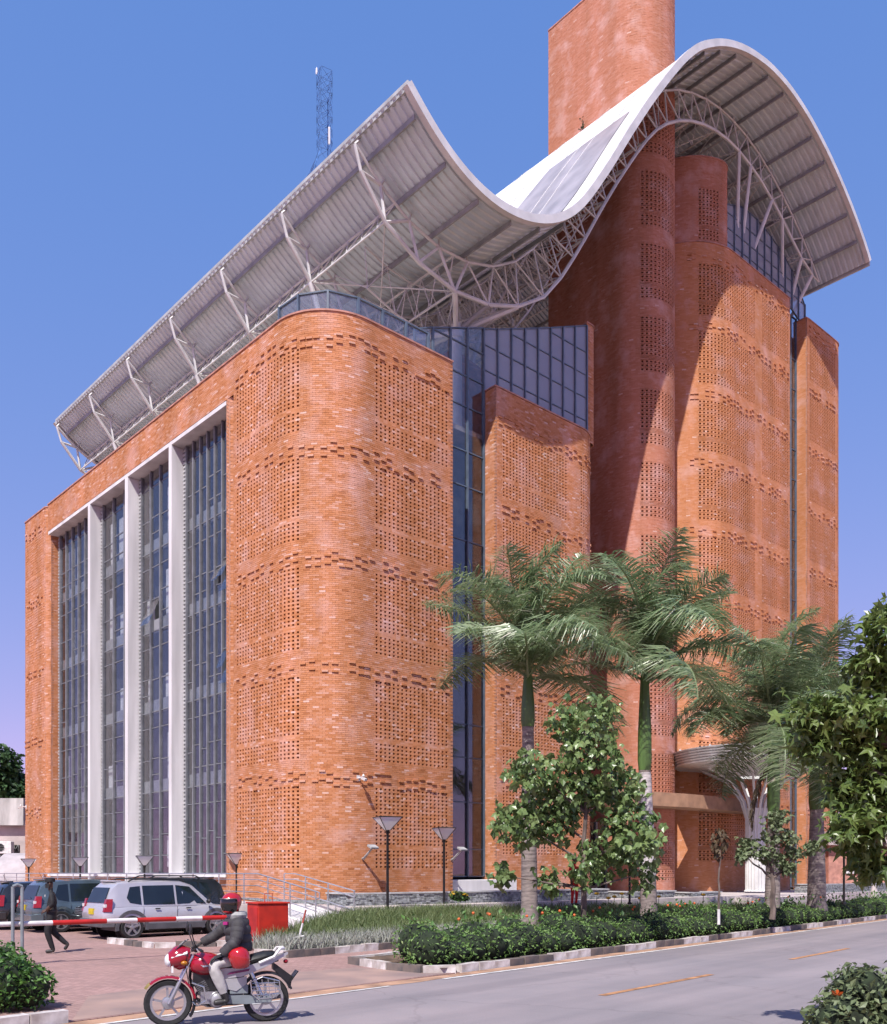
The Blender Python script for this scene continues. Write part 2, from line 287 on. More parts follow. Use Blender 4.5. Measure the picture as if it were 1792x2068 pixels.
class MB:
    """collects simple solids into one mesh; faces carry a material slot"""
    def __init__(s): s.v = []; s.f = []; s.mi = []; s.cur = 0
    def add(s, vs, fs):
        n = len(s.v); s.v += [tuple(p) for p in vs]
        for f in fs: s.f.append(tuple(i+n for i in f)); s.mi.append(s.cur)
    def box(s, c, h, rz=0, ax=None):
        c = Vector(c)
        if ax is None:
            cr, sr = math.cos(rz), math.sin(rz); ax = (Vector((cr, sr, 0)), Vector((-sr, cr, 0)), Vector((0, 0, 1)))
        vs = [c + ax[0]*(i*h[0]) + ax[1]*(j*h[1]) + ax[2]*(k*h[2]) for i in (-1, 1) for j in (-1, 1) for k in (-1, 1)]
        s.add(vs, [(0, 1, 3, 2), (4, 6, 7, 5), (0, 4, 5, 1), (2, 3, 7, 6), (0, 2, 6, 4), (1, 5, 7, 3)])
    def box2(s, p, q):
        s.box([(a+b)/2 for a, b in zip(p, q)], [abs(b-a)/2 for a, b in zip(p, q)])
    def bar(s, p, q, wx, wy, up=(0, 0, 1)):
        p, q = Vector(p), Vector(q); d = (q-p); l = d.length; d.normalize(); up = Vector(up)
        if abs(d.dot(up)) > 0.98: up = Vector((1, 0, 0))
        x = d.cross(up).normalized(); y = x.cross(d)
        s.box((p+q)/2, (l/2, wx/2, wy/2), ax=(d, x, y))
    def tube(s, pts, r, n=6, cap=True):
        pts = [Vector(p) for p in pts]; rs = r if isinstance(r, (list, tuple)) else [r]*len(pts)
        rings = []; prev = None
        for i, p in enumerate(pts):
            t = (pts[min(i+1, len(pts)-1)] - pts[max(i-1, 0)])
            t = t.normalized() if t.length > 1e-9 else Vector((0, 0, 1))
            if prev is None:
                a = Vector((0, 0, 1)) if abs(t.z) < 0.9 else Vector((1, 0, 0)); x = t.cross(a).normalized()
            else: x = (prev - t*prev.dot(t)).normalized()
            prev = x; y = t.cross(x)
            rings.append([p + (x*math.cos(2*PI*k/n) + y*math.sin(2*PI*k/n))*rs[i] for k in range(n)])
        s.loft(rings, cap)
    def loft(s, rings, cap=True, closed=True):
        n = len(rings[0]); vs = [p for r in rings for p in r]; fs = []
        for i in range(len(rings)-1):
            for k in range(n if closed else n-1):
                fs.append((i*n+k, i*n+(k+1) % n, (i+1)*n+(k+1) % n, (i+1)*n+k))
        if cap: fs.append(tuple(range(n-1, -1, -1))); fs.append(tuple((len(rings)-1)*n+k for k in range(n)))
        s.add(vs, fs)
    def lathe(s, prof, c=(0, 0, 0), n=16, ax=(0, 0, 1), cap=True):
        ax = Vector(ax).normalized(); a = Vector((0, 0, 1)) if abs(ax.z) < 0.9 else Vector((1, 0, 0))
        x = ax.cross(a).normalized(); y = ax.cross(x); c = Vector(c)
        s.loft([[c + ax*z + (x*math.cos(2*PI*k/n)+y*math.sin(2*PI*k/n))*max(r, 1e-4) for k in range(n)] for r, z in prof], cap)
    def ball(s, c, r, n=12, m=8, rot=None):
        c = Vector(c); r = r if isinstance(r, (list, tuple)) else (r, r, r); rings = []
        for i in range(m+1):
            t = PI*i/m; sr = max(math.sin(t), 1e-3)
            ring = [Vector((r[0]*sr*math.cos(2*PI*k/n), r[1]*sr*math.sin(2*PI*k/n), -r[2]*math.cos(t))) for k in range(n)]
            if rot is not None: ring = [rot @ p for p in ring]
            rings.append([c+p for p in ring])
        s.loft(rings)
    def prism(s, poly, axis, t0, t1):
        """polygon in the plane across 'axis' ('x','y','z'), extruded from t0 to t1"""
        def P(a, b, t): return {'x': (t, a, b), 'y': (a, t, b), 'z': (a, b, t)}[axis]
        n = len(poly); vs = [P(a, b, t0) for a, b in poly] + [P(a, b, t1) for a, b in poly]
        s.add(vs, [tuple(range(n)), tuple(range(2*n-1, n-1, -1))] + [(i, (i+1) % n, n+(i+1) % n, n+i) for i in range(n)])
    def mesh(s, name, mats, smooth=False):
        me = bpy.data.meshes.new(name); me.from_pydata([tuple(p) for p in s.v], [], s.f)
        for m in ([mats] if isinstance(mats, str) else mats): me.materials.append(MATS[m])
        if any(s.mi): me.polygons.foreach_set('material_index', s.mi)
        me.update(); me.polygons.foreach_set('use_smooth', [smooth]*len(me.polygons))
        return me
    def build(s, name, mats, parent=None, loc=None, rot=None, smooth=False, bevel=0, sub=0, kind=None, label=None):
        me = s.mesh(name, mats, smooth)
        import bmesh
        bm = bmesh.new(); bm.from_mesh(me); bmesh.ops.recalc_face_normals(bm, faces=bm.faces); bm.to_mesh(me); bm.free()
        o = link(name, me, None, parent, loc, rot, kind, label)
        if bevel:
            b = o.modifiers.new('bevel', 'BEVEL'); b.width = bevel; b.segments = 2; b.limit_method = 'ANGLE'
        if sub:
            q = o.modifiers.new('sub', 'SUBSURF'); q.levels = sub; q.render_levels = sub
        if smooth and not sub:
            try: me.set_sharp_from_angle(angle=R(40))
            except Exception: pass
        return o
def at(x, y, Y):
    """world point seen at photo column x, row y (1792 px wide copy) at depth Y"""
    return Vector(((x-896)/1910*Y, Y, CAM_H+(1763-y)/1910*Y))
def L2W(a, b, z=0): return P0 + U*a + V_*b + Vector((0, 0, z))
rng = np.random.default_rng(7)
# ================================================================== the brick office building
BLD = thing('office_building', 'large orange brick office building with perforated walls, tall round tower and wavy white roof', 'building', P0, TH)
COURSE = 0.07; BLEN = 0.23; STOREY = 3.85
def arc(cx, cy, r, a0, a1, n=14):
    return [(cx+r*math.cos(R(a0+(a1-a0)*i/n)), cy+r*math.sin(R(a0+(a1-a0)*i/n))) for i in range(n+1)]
class Path:
    def __init__(s, pts):
        p = [pts[0]]
        for q in pts[1:]:
            if math.hypot(q[0]-p[-1][0], q[1]-p[-1][1]) > 1e-5: p.append(q)
        p = np.array(p, float); d = np.diff(p, axis=0); l = np.hypot(d[:, 0], d[:, 1])
        s.p = p; s.s = np.concatenate([[0], np.cumsum(l)]); s.S = s.s[-1]; s.n = np.stack([d[:, 1]/l, -d[:, 0]/l], 1)
    def at(s, q, off, side=0):
        """points at arc length q, pushed out by off; the normal is that of the segment holding q (side nudges to a neighbour)"""
        q = np.asarray(q, float)
        i = np.clip(np.searchsorted(s.s, q+side*1e-4, side='right')-1, 0, len(s.n)-1)
        t = (q-s.s[i])[:, None]; d = s.p[i+1]-s.p[i]; d = d/np.hypot(d[:, 0], d[:, 1])[:, None]
        return s.p[i]+d*t+s.n[i]*np.asarray(off, float).reshape(-1, 1)
def brick_boxes(path, s0, s1, z0, z1, proud, depth):
    s0, s1, z0, z1, proud, depth = [np.asarray(x, float)*np.ones(len(s0)) for x in (s0, s1, z0, z1, proud, depth)]
    fa = path.at(s0, proud, 1); fb = path.at(s1, proud, -1); ba = path.at(s0, -depth, 1); bb = path.at(s1, -depth, -1)
    n = len(s0); V = np.empty((n, 8, 3))
    for k, (p, z) in enumerate(((fa, z0), (fb, z0), (fb, z1), (fa, z1), (ba, z0), (bb, z0), (bb, z1), (ba, z1))):
        V[:, k, :2] = p; V[:, k, 2] = z
    F = np.array([(0, 1, 2, 3), (3, 2, 6, 7), (4, 5, 1, 0), (4, 0, 3, 7), (1, 5, 6, 2)])
    return V.reshape(-1, 3), (F[None]+8*np.arange(n)[:, None, None]).reshape(-1, 4)
BAND_BRICKS = []
def hole_rows(zt, z0, n=15, skip=2, n2=5, st=2):
    """courses holding a row of openings for a panel whose top row is at zt"""
    k0 = int(round((zt-z0)/COURSE)); return [k0-st*i for i in range(n)] + [k0-st*(n-1+skip+i) for i in range(n2)]
def brick_wall(name, pts, z0, z1, panels=(), bands=(), joint=True, band_rng=None, seed=1, parent=None, flower=True, pitch=0.2, bm='brick'):
    """courses of single bricks along a plan path.  panels: (s0, s1, [top z ...]) openings; bands: z of the scatter of proud bricks"""
    rg = np.random.default_rng(seed); path = Path(pts); S = path.S; n = int(round((z1-z0)/COURSE))
    hr_ = (lambda t, z: hole_rows(t, z)) if joint else (lambda t, z: hole_rows(t, z, 10, 2, 3, 3))
    if not joint: pitch = 0.235
    prow = []                                            # per panel: {course: True} for rows of openings + z spans
    for (a, b, tops) in panels:
        rows = set()
        for t in tops: rows.update(k for k in hr_(t, z0) if 2 < k < n-2)
        spans = []
        for t in tops:
            hr = [k for k in hr_(t, z0) if 2 < k < n-2]
            if hr: spans.append((min(hr), max(hr)))
        prow.append((a, b, rows, spans))
    A0, A1, ZZ, PR, DP, JN, HG = [], [], [], [], [], [], []
    def put(s0, s1, k, pr, dp, j, hg=0):
        HG.append(np.full(len(s0), hg))
        A0.append(s0); A1.append(s1); ZZ.append(np.full(len(s0), k)); PR.append(pr); DP.append(np.full(len(s0), dp)); JN.append(np.full(len(s0), j))
    for k in range(n):
        cuts = []                                        # panel intervals on this course
        for (a, b, rows, spans) in prow:
            for lo, hi in spans:
                if lo-1 <= k <= hi+1: cuts.append((a, b, k in rows)); break
        cuts.sort(); free = []; c = 0.0
        for a, b, _ in cuts: free.append((c, a)); c = b
        free.append((c, S))
        for fa, fb in free:
            if fb-fa < 0.02: continue
            e = np.arange(fa-((k % 2)*BLEN/2), fb, BLEN)+rg.normal(0, 0.004); e = e[(e > fa+0.03) & (e < fb-0.03)]
            e = np.concatenate([[fa], e, [fb]])
            put(e[:-1], e[1:], k, rg.uniform(0, 0.006, len(e)-1), 0.03, 1 if joint else 0)
        for a, b, hole in cuts:
            m = max(2, int(round((b-a)/pitch))); p = (b-a)/m
            if hole:
                e = a+p*np.arange(m+1); g = (0.092 if joint else 0.118)/2; p0_ = p
                put(np.concatenate([[a], e[1:-1]-p/2+g]), np.concatenate([[a+p/2-g], e[1:-1]+p/2-g]), k, rg.uniform(0, 0.004, m), 0.26, 0, 1)
                put(np.array([b-p/2+g]), np.array([b]), k, np.zeros(1), 0.26, 0, 1)
            else:
                e = a+p*np.arange(0, m+1); put(e[:-1], e[1:], k, rg.uniform(0, 0.005, m), 0.26, 0, -1)
    A0 = np.concatenate(A0); A1 = np.concatenate(A1); K = np.concatenate(ZZ); PR = np.concatenate(PR); DP = np.concatenate(DP); J = np.concatenate(JN)
    # split bricks that straddle a bend so they follow it
    g = 0.006*J; G0 = (0.0 if joint else 0.011)*np.concatenate(HG)
    V, F = brick_boxes(path, A0+g/2, A1-g/2, z0+K*COURSE-G0, z0+(K+1)*COURSE-g*1.3+G0, PR, DP)
    rnd = rg.beta(2.6, 2.8, len(A0)) if joint else 0.5+(rg.beta(2.6, 2.8, len(A0))-.5)*.6; lightb = rg.random(len(A0)) < (0.025 if joint else 0.008); rnd[lightb] = rg.uniform(0.86, 1, lightb.sum())
    o = link(name, npmesh(name, V, F, np.repeat(rnd, 5)), bm, parent or BLD, kind='stuff')
    # mortar sheet behind the joints, backing coloured dark as shade behind the openings
    sb = sorted(set([0.0, S]+[x for p in prow for x in p[:2]]+list(path.s))); mv, mf, bv, bf = [], [], [], []
    def quad(vs, fs, sa, sb_, za, zb, off):
        a = path.at([sa], [off], 1)[0]; b = path.at([sb_], [off], -1)[0]; i = len(vs)
        vs += [(a[0], a[1], za), (b[0], b[1], za), (b[0], b[1], zb), (a[0], a[1], zb)]; fs.append((i, i+1, i+2, i+3))
    for sa, sbb in zip(sb[:-1], sb[1:]):
        if sbb-sa < 1e-4: continue
        mid = (sa+sbb)/2; sp = []
        for (a, b, rows, spans) in prow:
            if a <= mid <= b: sp = sorted(spans)
        c = z0
        for lo, hi in sp:
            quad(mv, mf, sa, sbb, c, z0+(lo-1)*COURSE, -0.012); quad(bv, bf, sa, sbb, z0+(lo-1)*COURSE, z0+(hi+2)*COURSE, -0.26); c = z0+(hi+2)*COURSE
        quad(mv, mf, sa, sbb, c, z1, -0.012)
    if joint: link('mortar', npmesh('mortar', mv, mf), 'mortar', o)
    else: link('mortar', npmesh('mortar', [(x, y, z) for x, y, z in mv], mf), 'mortar', o)
    if bf: link('panel_backing', npmesh('panel_backing', bv, bf), 'opening_shade', o)
    # coping
    cv = MB(); q = np.array(sb); 
    pf = path.at(q, np.full(len(q), 0.04), -1); pb = path.at(q, np.full(len(q), -0.35), -1)
    pf[0] = path.at([0], [0.04], 1)[0]; pb[0] = path.at([0], [-0.35], 1)[0]
    cv.loft([[(a[0], a[1], z1), (a[0], a[1], z1+0.06), (b[0], b[1], z1+0.06), (b[0], b[1], z1)] for a, b in zip(pf, pb)])
    if flower: cv.build('coping', 'coping', o)
    # proud bricks
    for zb in bands:
        k0 = int(round((zb-z0)/COURSE)); lo, hi = band_rng or (0.1, S-0.1); x = lo+rg.uniform(0, 0.3)
        while x < hi-0.25:
            kk = k0+int(rg.integers(0, 4))
            for dk in (0, 4):
                if rg.random() < 0.9: BAND_BRICKS.append((o, path, x, kk+dk, z0, rg.random()))
            x += float(rg.choice([0.25, 0.34, 0.46, 0.62], p=[.35, .3, .2, .15]))
    return o, path

T = [20.25-STOREY*k for k in range(5)]
TB = [t+0.12 for t in T]
Z0 = 0.82; ZL = 21.6
r = 2.3
# street corner of the low wing
pL = [(0.0, 5.39), (0, r)] + arc(r, r, r, 180, 270) + [(r, 0), (6.44, 0), (6.44, 2.6)]
sR = 5.39-r+PI/2*r-r
brick_wall('brick_wall', pL, Z0, ZL, [(0.2, 4.2, T), (sR+2.6, sR+6.2, T)], TB, True, (0.12, sR+6.35), 11)
# pier and canted strip beside the tall windows
brick_wall('brick_wall', [(0.62, 5.97), (0, 5.97), (0, 5.73), (0.22, 5.39), (0.5, 5.39)], Z0, 20.2, seed=12, flower=False)
# header over the tall windows
brick_wall('brick_wall', [(0, 25.0), (0, 5.392)], 20.2, ZL, seed=13)
# far end of the long front
brick_wall('brick_wall', [(3, 28.8), (0.25, 28.8), (0, 28.55), (0, 25.45), (0.18, 25.1), (0.18, 25.0), (0.62, 25.0)], Z0, ZL, [(3.2, 6.05, T[:3])], TB, True, (3.15, 6.1), 14)
# plinth below the tall windows
brick_wall('brick_wall', [(0.25, 25.0), (0.25, 5.97)], Z0, 1.72, seed=15, flower=False)
# middle block between the glass slot and the tower
BM = 2.2; MM = 1.6; BG = 2.35
pM = [(10.42, 2.42), (10.42, MM), (16.15, MM)] + arc(16.15, MM+1.7, 1.7, 270, 360) + [(17.85, MM+1.7), (17.85, 9)]
TM = [20.92-STOREY*k for k in range(5)]
brick_wall('brick_wall', pM, Z0, 22.68, [(1.2, 5.5, TM), (6.4, 9.0, TM)], [t+.12 for t in TM], True, (0.9, 8.6), 16)
# brick end of the glazed screen
brick_wall('brick_wall', [(17.42, BG), (17.8, BG)] + arc(17.8, BG+.4, 0.4, 270, 360, 6) + [(18.2, BG+.4), (18.2, 6)], 22.75, 28.45, seed=17)
# tower: tall slab with a half-round end
pT = [(22.4, 9.2), (22.4, 4.55)] + arc(24.43, 4.55, 2.03, 180, 360, 26) + [(26.46, 4.55), (26.46, 9.2)]
TT = [42.75-STOREY*k for k in range(11)]
brick_wall('brick_wall', pT, Z0, 50.0, [(4.65+1.45, 4.65+5.5, TT)], (), False, seed=18, bm='brick_red')
brick_wall('brick_wall', [(26.46, 9.2), (22.4, 9.2)], Z0, 50.0, (), (), False, seed=19, bm='brick_red')
# right block with its round shoulder
rb = 3.5; RX = 26.9; RZ = 37.5
pR = [(RX, 9), (RX, BM+rb)] + arc(RX+rb, BM+rb, rb, 180, 270, 20) + [(RX+rb, BM), (37.0, BM), (37.0, 4)]
s_arc = 9-BM-rb; s_flat = s_arc+PI/2*rb
TR = [36.2-STOREY*k for k in range(9)]
brick_wall('brick_wall', pR, Z0, RZ, [(s_arc+3.0, s_flat+2.4, TR), (s_flat+3.2, s_flat+6.4, TR)], [t+.12 for t in TR], False, (s_arc+2.4, s_flat+6.5), 20)
# second slab rising from it
pS = [(RX, 9), (RX, BM+rb)] + arc(RX+rb, BM+rb, rb, 180, 254, 16) + arc(29.7, 3.27, 0.95, 254, 360, 8)[1:] + [(30.65, 3.27), (30.65, 9)]
brick_wall('brick_wall', pS, RZ-.02, 42.3, [(s_arc+3.0, s_arc+4.3, [40.4])], (), False, seed=21, bm='brick_red')
# end pier
pE = [(39.14, 3.1), (39.14, BM), (43.3, BM)] + arc(43.3, BM+1, 1.0, 270, 360, 8) + [(44.3, BM+1), (44.3, 12)]
brick_wall('brick_wall', pE, Z0, 37.2, [(1.25, 4.8, TR)], [t+.12 for t in TR], False, (1.0, 5.2), 22)

# scattered proud bricks: the 300 that show largest are bricks of their own
tpl = MB(); tpl.box((0, 0, 0), (0.5, 0.5, 0.5)); 
tpl_me = []
for i in range(6):
    v, f = np.array([(x, y, z) for x in (-.11, .11) for y in (-.03, .045) for z in (0, .066)], float), np.array([(0, 1, 3, 2), (4, 6, 7, 5), (0, 4, 5, 1), (2, 3, 7, 6), (0, 2, 6, 4), (1, 5, 7, 3)])
    me = npmesh('brick', v, f, np.full(6, 0.3+0.12*i)); me.materials.append(MATS['brick']); tpl_me.append(me)
rest = {}
def bb_depth(t):
    o, path, s, k, z0, rr = t; p = path.at([s], [0])[0]; q = L2W(p[0], p[1]); return q.y
BAND_BRICKS.sort(key=bb_depth)
for i, (o, path, s, k, z0, rr) in enumerate(BAND_BRICKS):
    if i < 300:
        a = path.at([s], [0], 1)[0]; b = path.at([s+0.22], [0], -1)[0]; m = (a+b)/2
        ang = math.atan2(b[1]-a[1], b[0]-a[0])
        link('brick', tpl_me[int(rr*6) % 6], None, o, (m[0], m[1], z0+k*COURSE), (0, 0, ang+PI))
    else: rest.setdefault(o.name, []).append((o, path, s, k, z0, rr))
for nm, ls in rest.items():
    o, path = ls[0][0], ls[0][1]; s = np.array([t[2] for t in ls]); k = np.array([t[3] for t in ls]); z0 = ls[0][4]
    V, F = brick_boxes(path, s, s+0.22, z0+k*COURSE, z0+k*COURSE+0.066, np.full(len(s), 0.05), np.full(len(s), 0.02))
    link('proud_bricks', npmesh('proud_bricks', V, F, np.repeat([t[5] for t in ls], 5)), o.data.materials[0].name, o, kind='stuff')

def part(mb, name, m, parent=BLD, **k): return mb.build(name, m, parent, **k)
# ---- white surround, fins and windows of the long front
m = MB(); m.box2((0.01, 5.98, 20.02), (1.0, 24.99, 20.195)); part(m, 'soffit', 'white_concrete', bevel=0.01)
m = MB(); m.box2((-0.03, 5.98, 1.722), (0.6, 24.99, 1.87)); part(m, 'window_sill', 'white_concrete', bevel=0.01)
finb = [(19.57, 19.30), (15.25, 14.95), (10.84, 10.58)]
for b1, b0 in finb:
    m = MB(); m.box2((0.0, b0, Z0), (0.98, b1, 20.015)); part(m, 'fin_column', 'white_concrete', bevel=0.012)
GA = 0.58
bays = [(24.98, 19.57, 6), (19.30, 15.25, 3), (14.95, 10.84, 4), (10.58, 5.98, 7)]
rw = random.Random(4)
pane_n = [0]; PANE_LIMIT = 190
tilt_panes = {(0, 0, 0)}
for bi, (b1, b0, nc) in reversed(list(enumerate(bays))):
    bay = link('window_bay', None, None, BLD)
    # toothed jamb strip at the far side of the bay
    mj = MB(); mj.box2((GA-0.02, b1-0.30, 1.88), (GA+0.12, b1-0.02, 20.0)); mj.build('jamb', 'frame_grey', bay)
    mj = MB(); z = 1.95
    while z < 19.95: mj.box2((GA-0.075, b1-0.29, z), (GA-0.022, b1-0.05, z+0.085)); z += 0.17
    mj.build('jamb_teeth', 'stone_cap', bay, kind='stuff')
    bl, br = b1-0.32, b0+0.02; pw = (bl-br)/nc
    for c in range(nc+1):
        mm = MB(); x = bl-c*pw; mm.box2((GA-0.085, x-0.04, 1.88), (GA+0.06, x+0.04, 20.0)); mm.build('mullion', 'frame_grey', bay)
    trans = MB(); blinds = MB(); spand = MB()
    for st in range(5):
        zt = 20.0-3.62*st if st else 20.0; zb = 20.0-3.62*(st+1) if st < 4 else 1.88
        for c in range(nc):
            y1 = bl-c*pw-0.05; y0 = bl-(c+1)*pw+0.05; hh = zt-zb
            # spandrel zone, tall fixed light, opening light, low light
            cuts = [zt, zt-hh*0.2, zt-hh*(0.52+0.06*rw.choice((0, 1))), zt-hh*0.78, zb]
            if rw.random() < 0.35: cuts = [zt, zt-hh*0.2, zt-hh*0.6, zb]
            for q in cuts[1:]: trans.box2((GA-0.02, y0, q-0.02), (GA+0.05, y1, q+0.02))
            for zi, (za, zc) in enumerate(zip(cuts[:-1], cuts[1:])):
                h2 = (za-zc)/2-0.035
                if pane_n[0] < PANE_LIMIT:
                    mm = MB(); mm.box((0, 0, -h2), (0.008, (y1-y0)/2, h2))
                    rx = 0
                    if zi == 2 and ((bi == 3 and st in (1, 2) and c in (4, 5, 6) and rw.random() < 0.6) or rw.random() < 0.015): rx = R(-24)
                    mm.build('pane', 'glass_dark', bay, loc=(GA-0.012, (y0+y1)/2, za-0.035), rot=(0, -rx, 0)); pane_n[0] += 1
                else: spand.box((GA, (y0+y1)/2, (za+zc)/2), (0.008, (y1-y0)/2, h2))
            # blinds: pale strips hanging behind part of the lights
            dens = (0.85, 0.6, 0.5, 0.12)[bi]*(1.0 if st in (0, 1, 3, 4) else 0.45)
            if rw.random() < dens:
                w_ = pw*rw.choice((0.35, 0.5, 0.5, 0.8)); yy = y1-0.05-rw.random()*max(0.01, (y1-y0-w_)*0.6)
                blinds = MB(); blinds.box2((GA+0.16, yy-w_, zb+hh*0.08), (GA+0.18, yy, zb+hh*(0.72 if rw.random() < .7 else 0.45))); blinds.build('blind', 'blind', bay)
    trans.build('transom', 'frame_grey', bay, kind='stuff')
    if spand.v: spand.build('panes', 'glass_dark', bay, kind='stuff')
    for st in range(1, 5): fl = MB(); fl.box2((GA+0.08, b0+0.02, 20.0-3.62*st-0.05), (GA+0.14, b1-0.02, 20.0-3.62*st+0.55)); fl.build('floor_edge', 'steel_grey', bay)
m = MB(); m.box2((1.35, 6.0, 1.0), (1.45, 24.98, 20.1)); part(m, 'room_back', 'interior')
# ---- floors and hidden bodies of the wings
m = MB(); m.prism([(0.4, 28.4), (0.4, 2.4), (1.0, 1.0), (2.4, 0.4), (6.2, 0.4), (6.2, 2.5), (17.5, 2.5), (17.5, 9.6), (22.3, 9.6), (22.3, 28.4)], 'z', 20.7, 20.9); part(m, 'terrace_floor', 'cream_concrete')
m = MB(); m.prism([(1.5, 28.3), (1.5, 5.6), (2.8, 3.9), (5.9, 3.9), (22.3, 9.4), (22.3, 28.3)], 'z', Z0, 20.5); part(m, 'core', 'interior_light')
m = MB(); m.prism([(27.1, 9.2), (27.1, 6), (30.6, 2.5), (36.8, 2.5), (37.0, 3.3), (39.3, 3.3), (44.1, 3.4), (44.1, 12), (27.1, 12)], 'z', 36.3, 36.5); part(m, 'terrace_floor', 'cream_concrete')
m = MB(); m.prism([(27.2, 12), (27.2, 9.2), (31, 5.0), (43.3, 5.0), (43.3, 12)], 'z', Z0, 36.2); part(m, 'core', 'interior_light')
m = MB(); m.prism([(27.1, 9), (27.1, 5.8), (28.9, 2.9), (30.4, 3.4), (30.4, 9)], 'z', 42.1, 42.2); part(m, 'roof_slab', 'coping')
m = MB(); m.prism([(22.7, 9.0), (22.7, 4.6), (24.4, 2.9), (26.1, 4.6), (26.1, 9.0)], 'z', 49.7, 49.8); part(m, 'roof_slab', 'coping')
# ---- glazed screens: frames with single panes
def glazing(name, pts, zlo, zhi, step, rows, frame='frame_blue', glass='glass_blue', joined=False, th=0.05):
    """screen along a plan path; zlo/zhi are functions of arc length; rows = list of transom heights (absolute z)"""
    path = Path(pts); S = path.S; root = link(name, None, None, BLD); n = max(1, int(round(S/step))); st = S/n
    allp = MB(); fr = MB(); xy = lambda s, off=0.0: path.at([min(max(s, 0), S)], [off], -1 if s > 0.01 else 1)[0]
    for i in range(n+1):
        s = i*st; p = xy(s); q = xy(s, 0.06); fm = MB()
        d = Vector((q[0]-p[0], q[1]-p[1], 0)).normalized(); t_ = Vector((-d.y, d.x, 0)); zl, zh = zlo(s), zhi(s)
        fm.box(((p[0]+q[0])/2, (p[1]+q[1])/2, (zl+zh)/2), (0.06, th/2+0.012, (zh-zl)/2), ax=(d, t_, Vector((0, 0, 1)))); fm.build('mullion', frame, root)
    for i in range(n):
        a, b = i*st+th/2, (i+1)*st-th/2; pa, pb = xy(a+1e-3), xy(b-1e-3)
        for zf in (zlo, zhi): fr.bar((pa[0], pa[1], zf(a)), (pb[0], pb[1], zf(b)), 0.10, th)
        zs = sorted([z for z in rows if zlo((a+b)/2)+0.15 < z < zhi((a+b)/2)-0.15])
        for z in zs: fr.bar((pa[0], pa[1], z), (pb[0], pb[1], z), 0.08, th)
        ed = [None]+zs+[None]
        for lo, hi in zip(ed[:-1], ed[1:]):
            la, lb = (lo, lo) if lo is not None else (zlo(a), zlo(b)); ha, hb = (hi, hi) if hi is not None else (zhi(a), zhi(b))
            pm = allp if joined else MB(); e = Vector((pb[0]-pa[0], pb[1]-pa[1], 0)).normalized(); nn = Vector((e.y, -e.x, 0))*0.006
            vs = [(pa[0], pa[1], la+.02), (pb[0], pb[1], lb+.02), (pb[0], pb[1], hb-.02), (pa[0], pa[1], ha-.02)]
            pm.add([Vector(v)+nn for v in vs]+[Vector(v)-nn for v in vs], [(0, 1, 2, 3), (7, 6, 5, 4), (0, 4, 5, 1), (1, 5, 6, 2), (2, 6, 7, 3), (3, 7, 4, 0)])
            if not joined: pm.build('pane', glass, root)
    if joined: allp.build('panes', glass, root, kind='stuff')
    fr.build('rails', frame, root, kind='stuff')
    return root
lin = lambda xs, ys: (lambda s: float(np.interp(s, xs, ys)))
# balustrade round the roof terrace
glazing('glass_balustrade', [(0.5, 2.9), (0.5, r)] + arc(r, r, r-0.5, 180, 270, 8) + [(r, 0.5), (6.0, 0.5), (6.25, 2.3)], lambda s: 20.92, lambda s: 22.6, 1.15, [], 'frame_blue', 'glass_clear')
# screen and slot between the wing and the tower
glazing('glass_screen', [(6.46, BG-.02), (10.38, BG-.02)], lambda s: 1.75, lin([0, .5, 3.95], [23.9, 24.15, 25.45]), 0.98, [2.9, 4.9, 6.8, 8.2, 10.6, 12.1, 14.5, 16, 18.3, 19.8, 21.7, 23.0, 24.3], 'frame_blue', 'glass_dark')
glazing('glass_screen', [(10.4, BG+.02), (17.4, BG+.02)], lambda s: 20.95, lin([0, .7, 3.95, 7.0], [25.45, 25.68, 27.0, 28.3]), 0.875, [22.6, 23.7, 24.8, 25.9, 27.0])
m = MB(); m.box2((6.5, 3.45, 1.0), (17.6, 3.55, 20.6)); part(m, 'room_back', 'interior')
m = MB(); m.box2((6.46, 0.35, 0.84), (10.4, BG-.1, 1.62)); part(m, 'slot_sill', 'white_concrete', bevel=0.02)
# slot in the right block
glazing('glass_screen', [(37.02, 2.95), (39.12, 2.95)], lambda s: 1.0, lambda s: 37.4, 0.7, [2+1.925*i for i in range(18)], 'frame_blue', 'glass_dark', joined=True)
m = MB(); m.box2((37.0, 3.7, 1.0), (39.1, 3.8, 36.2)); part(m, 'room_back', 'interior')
# screen on top of the right block
glazing('glass_screen', [(30.5, 2.75), (33, 2.7), (39.8, 2.7)], lambda s: RZ+.07 if s < 8.2 else 37.27, lin([0, 1.7, 3.5, 5.4, 7.2, 8.7, 9.8], [40.6, 41.2, 41.25, 40.9, 40.3, 39.1, 38.0]), 0.817, [38.5, 39.3, 40.2])
# ================================================================== the wave roof
PROF = np.array([(3.38, 30.08), (3.55, 29.93), (4.15, 29.40), (5.0, 28.80), (6.06, 28.28), (7.25, 27.98), (8.31, 27.96), (9.21, 28.10), (10.23, 28.42), (11.19, 28.90), (11.85, 29.35), (12.64, 30.08), (13.3, 30.90), (14.69, 32.85), (16.13, 35.07), (17.64, 37.27), (19.22, 39.38), (20.4, 40.86), (21.75, 42.28), (23.55, 43.52), (24.86, 44.2), (26.42, 44.79), (28.48, 45.24), (30.65, 45.28), (32.95, 44.86), (34.89, 44.15), (36.67, 43.28), (38.52, 42.13), (40.46, 40.6), (40.9, 40.05)])
_d = np.hypot(*np.diff(PROF, axis=0).T); _s = np.concatenate([[0], np.cumsum(_d)]); RS = _s[-1]
_q = np.linspace(0, RS, 400); _pa = np.interp(_q, _s, PROF[:, 0]); _pz = np.interp(_q, _s, PROF[:, 1])
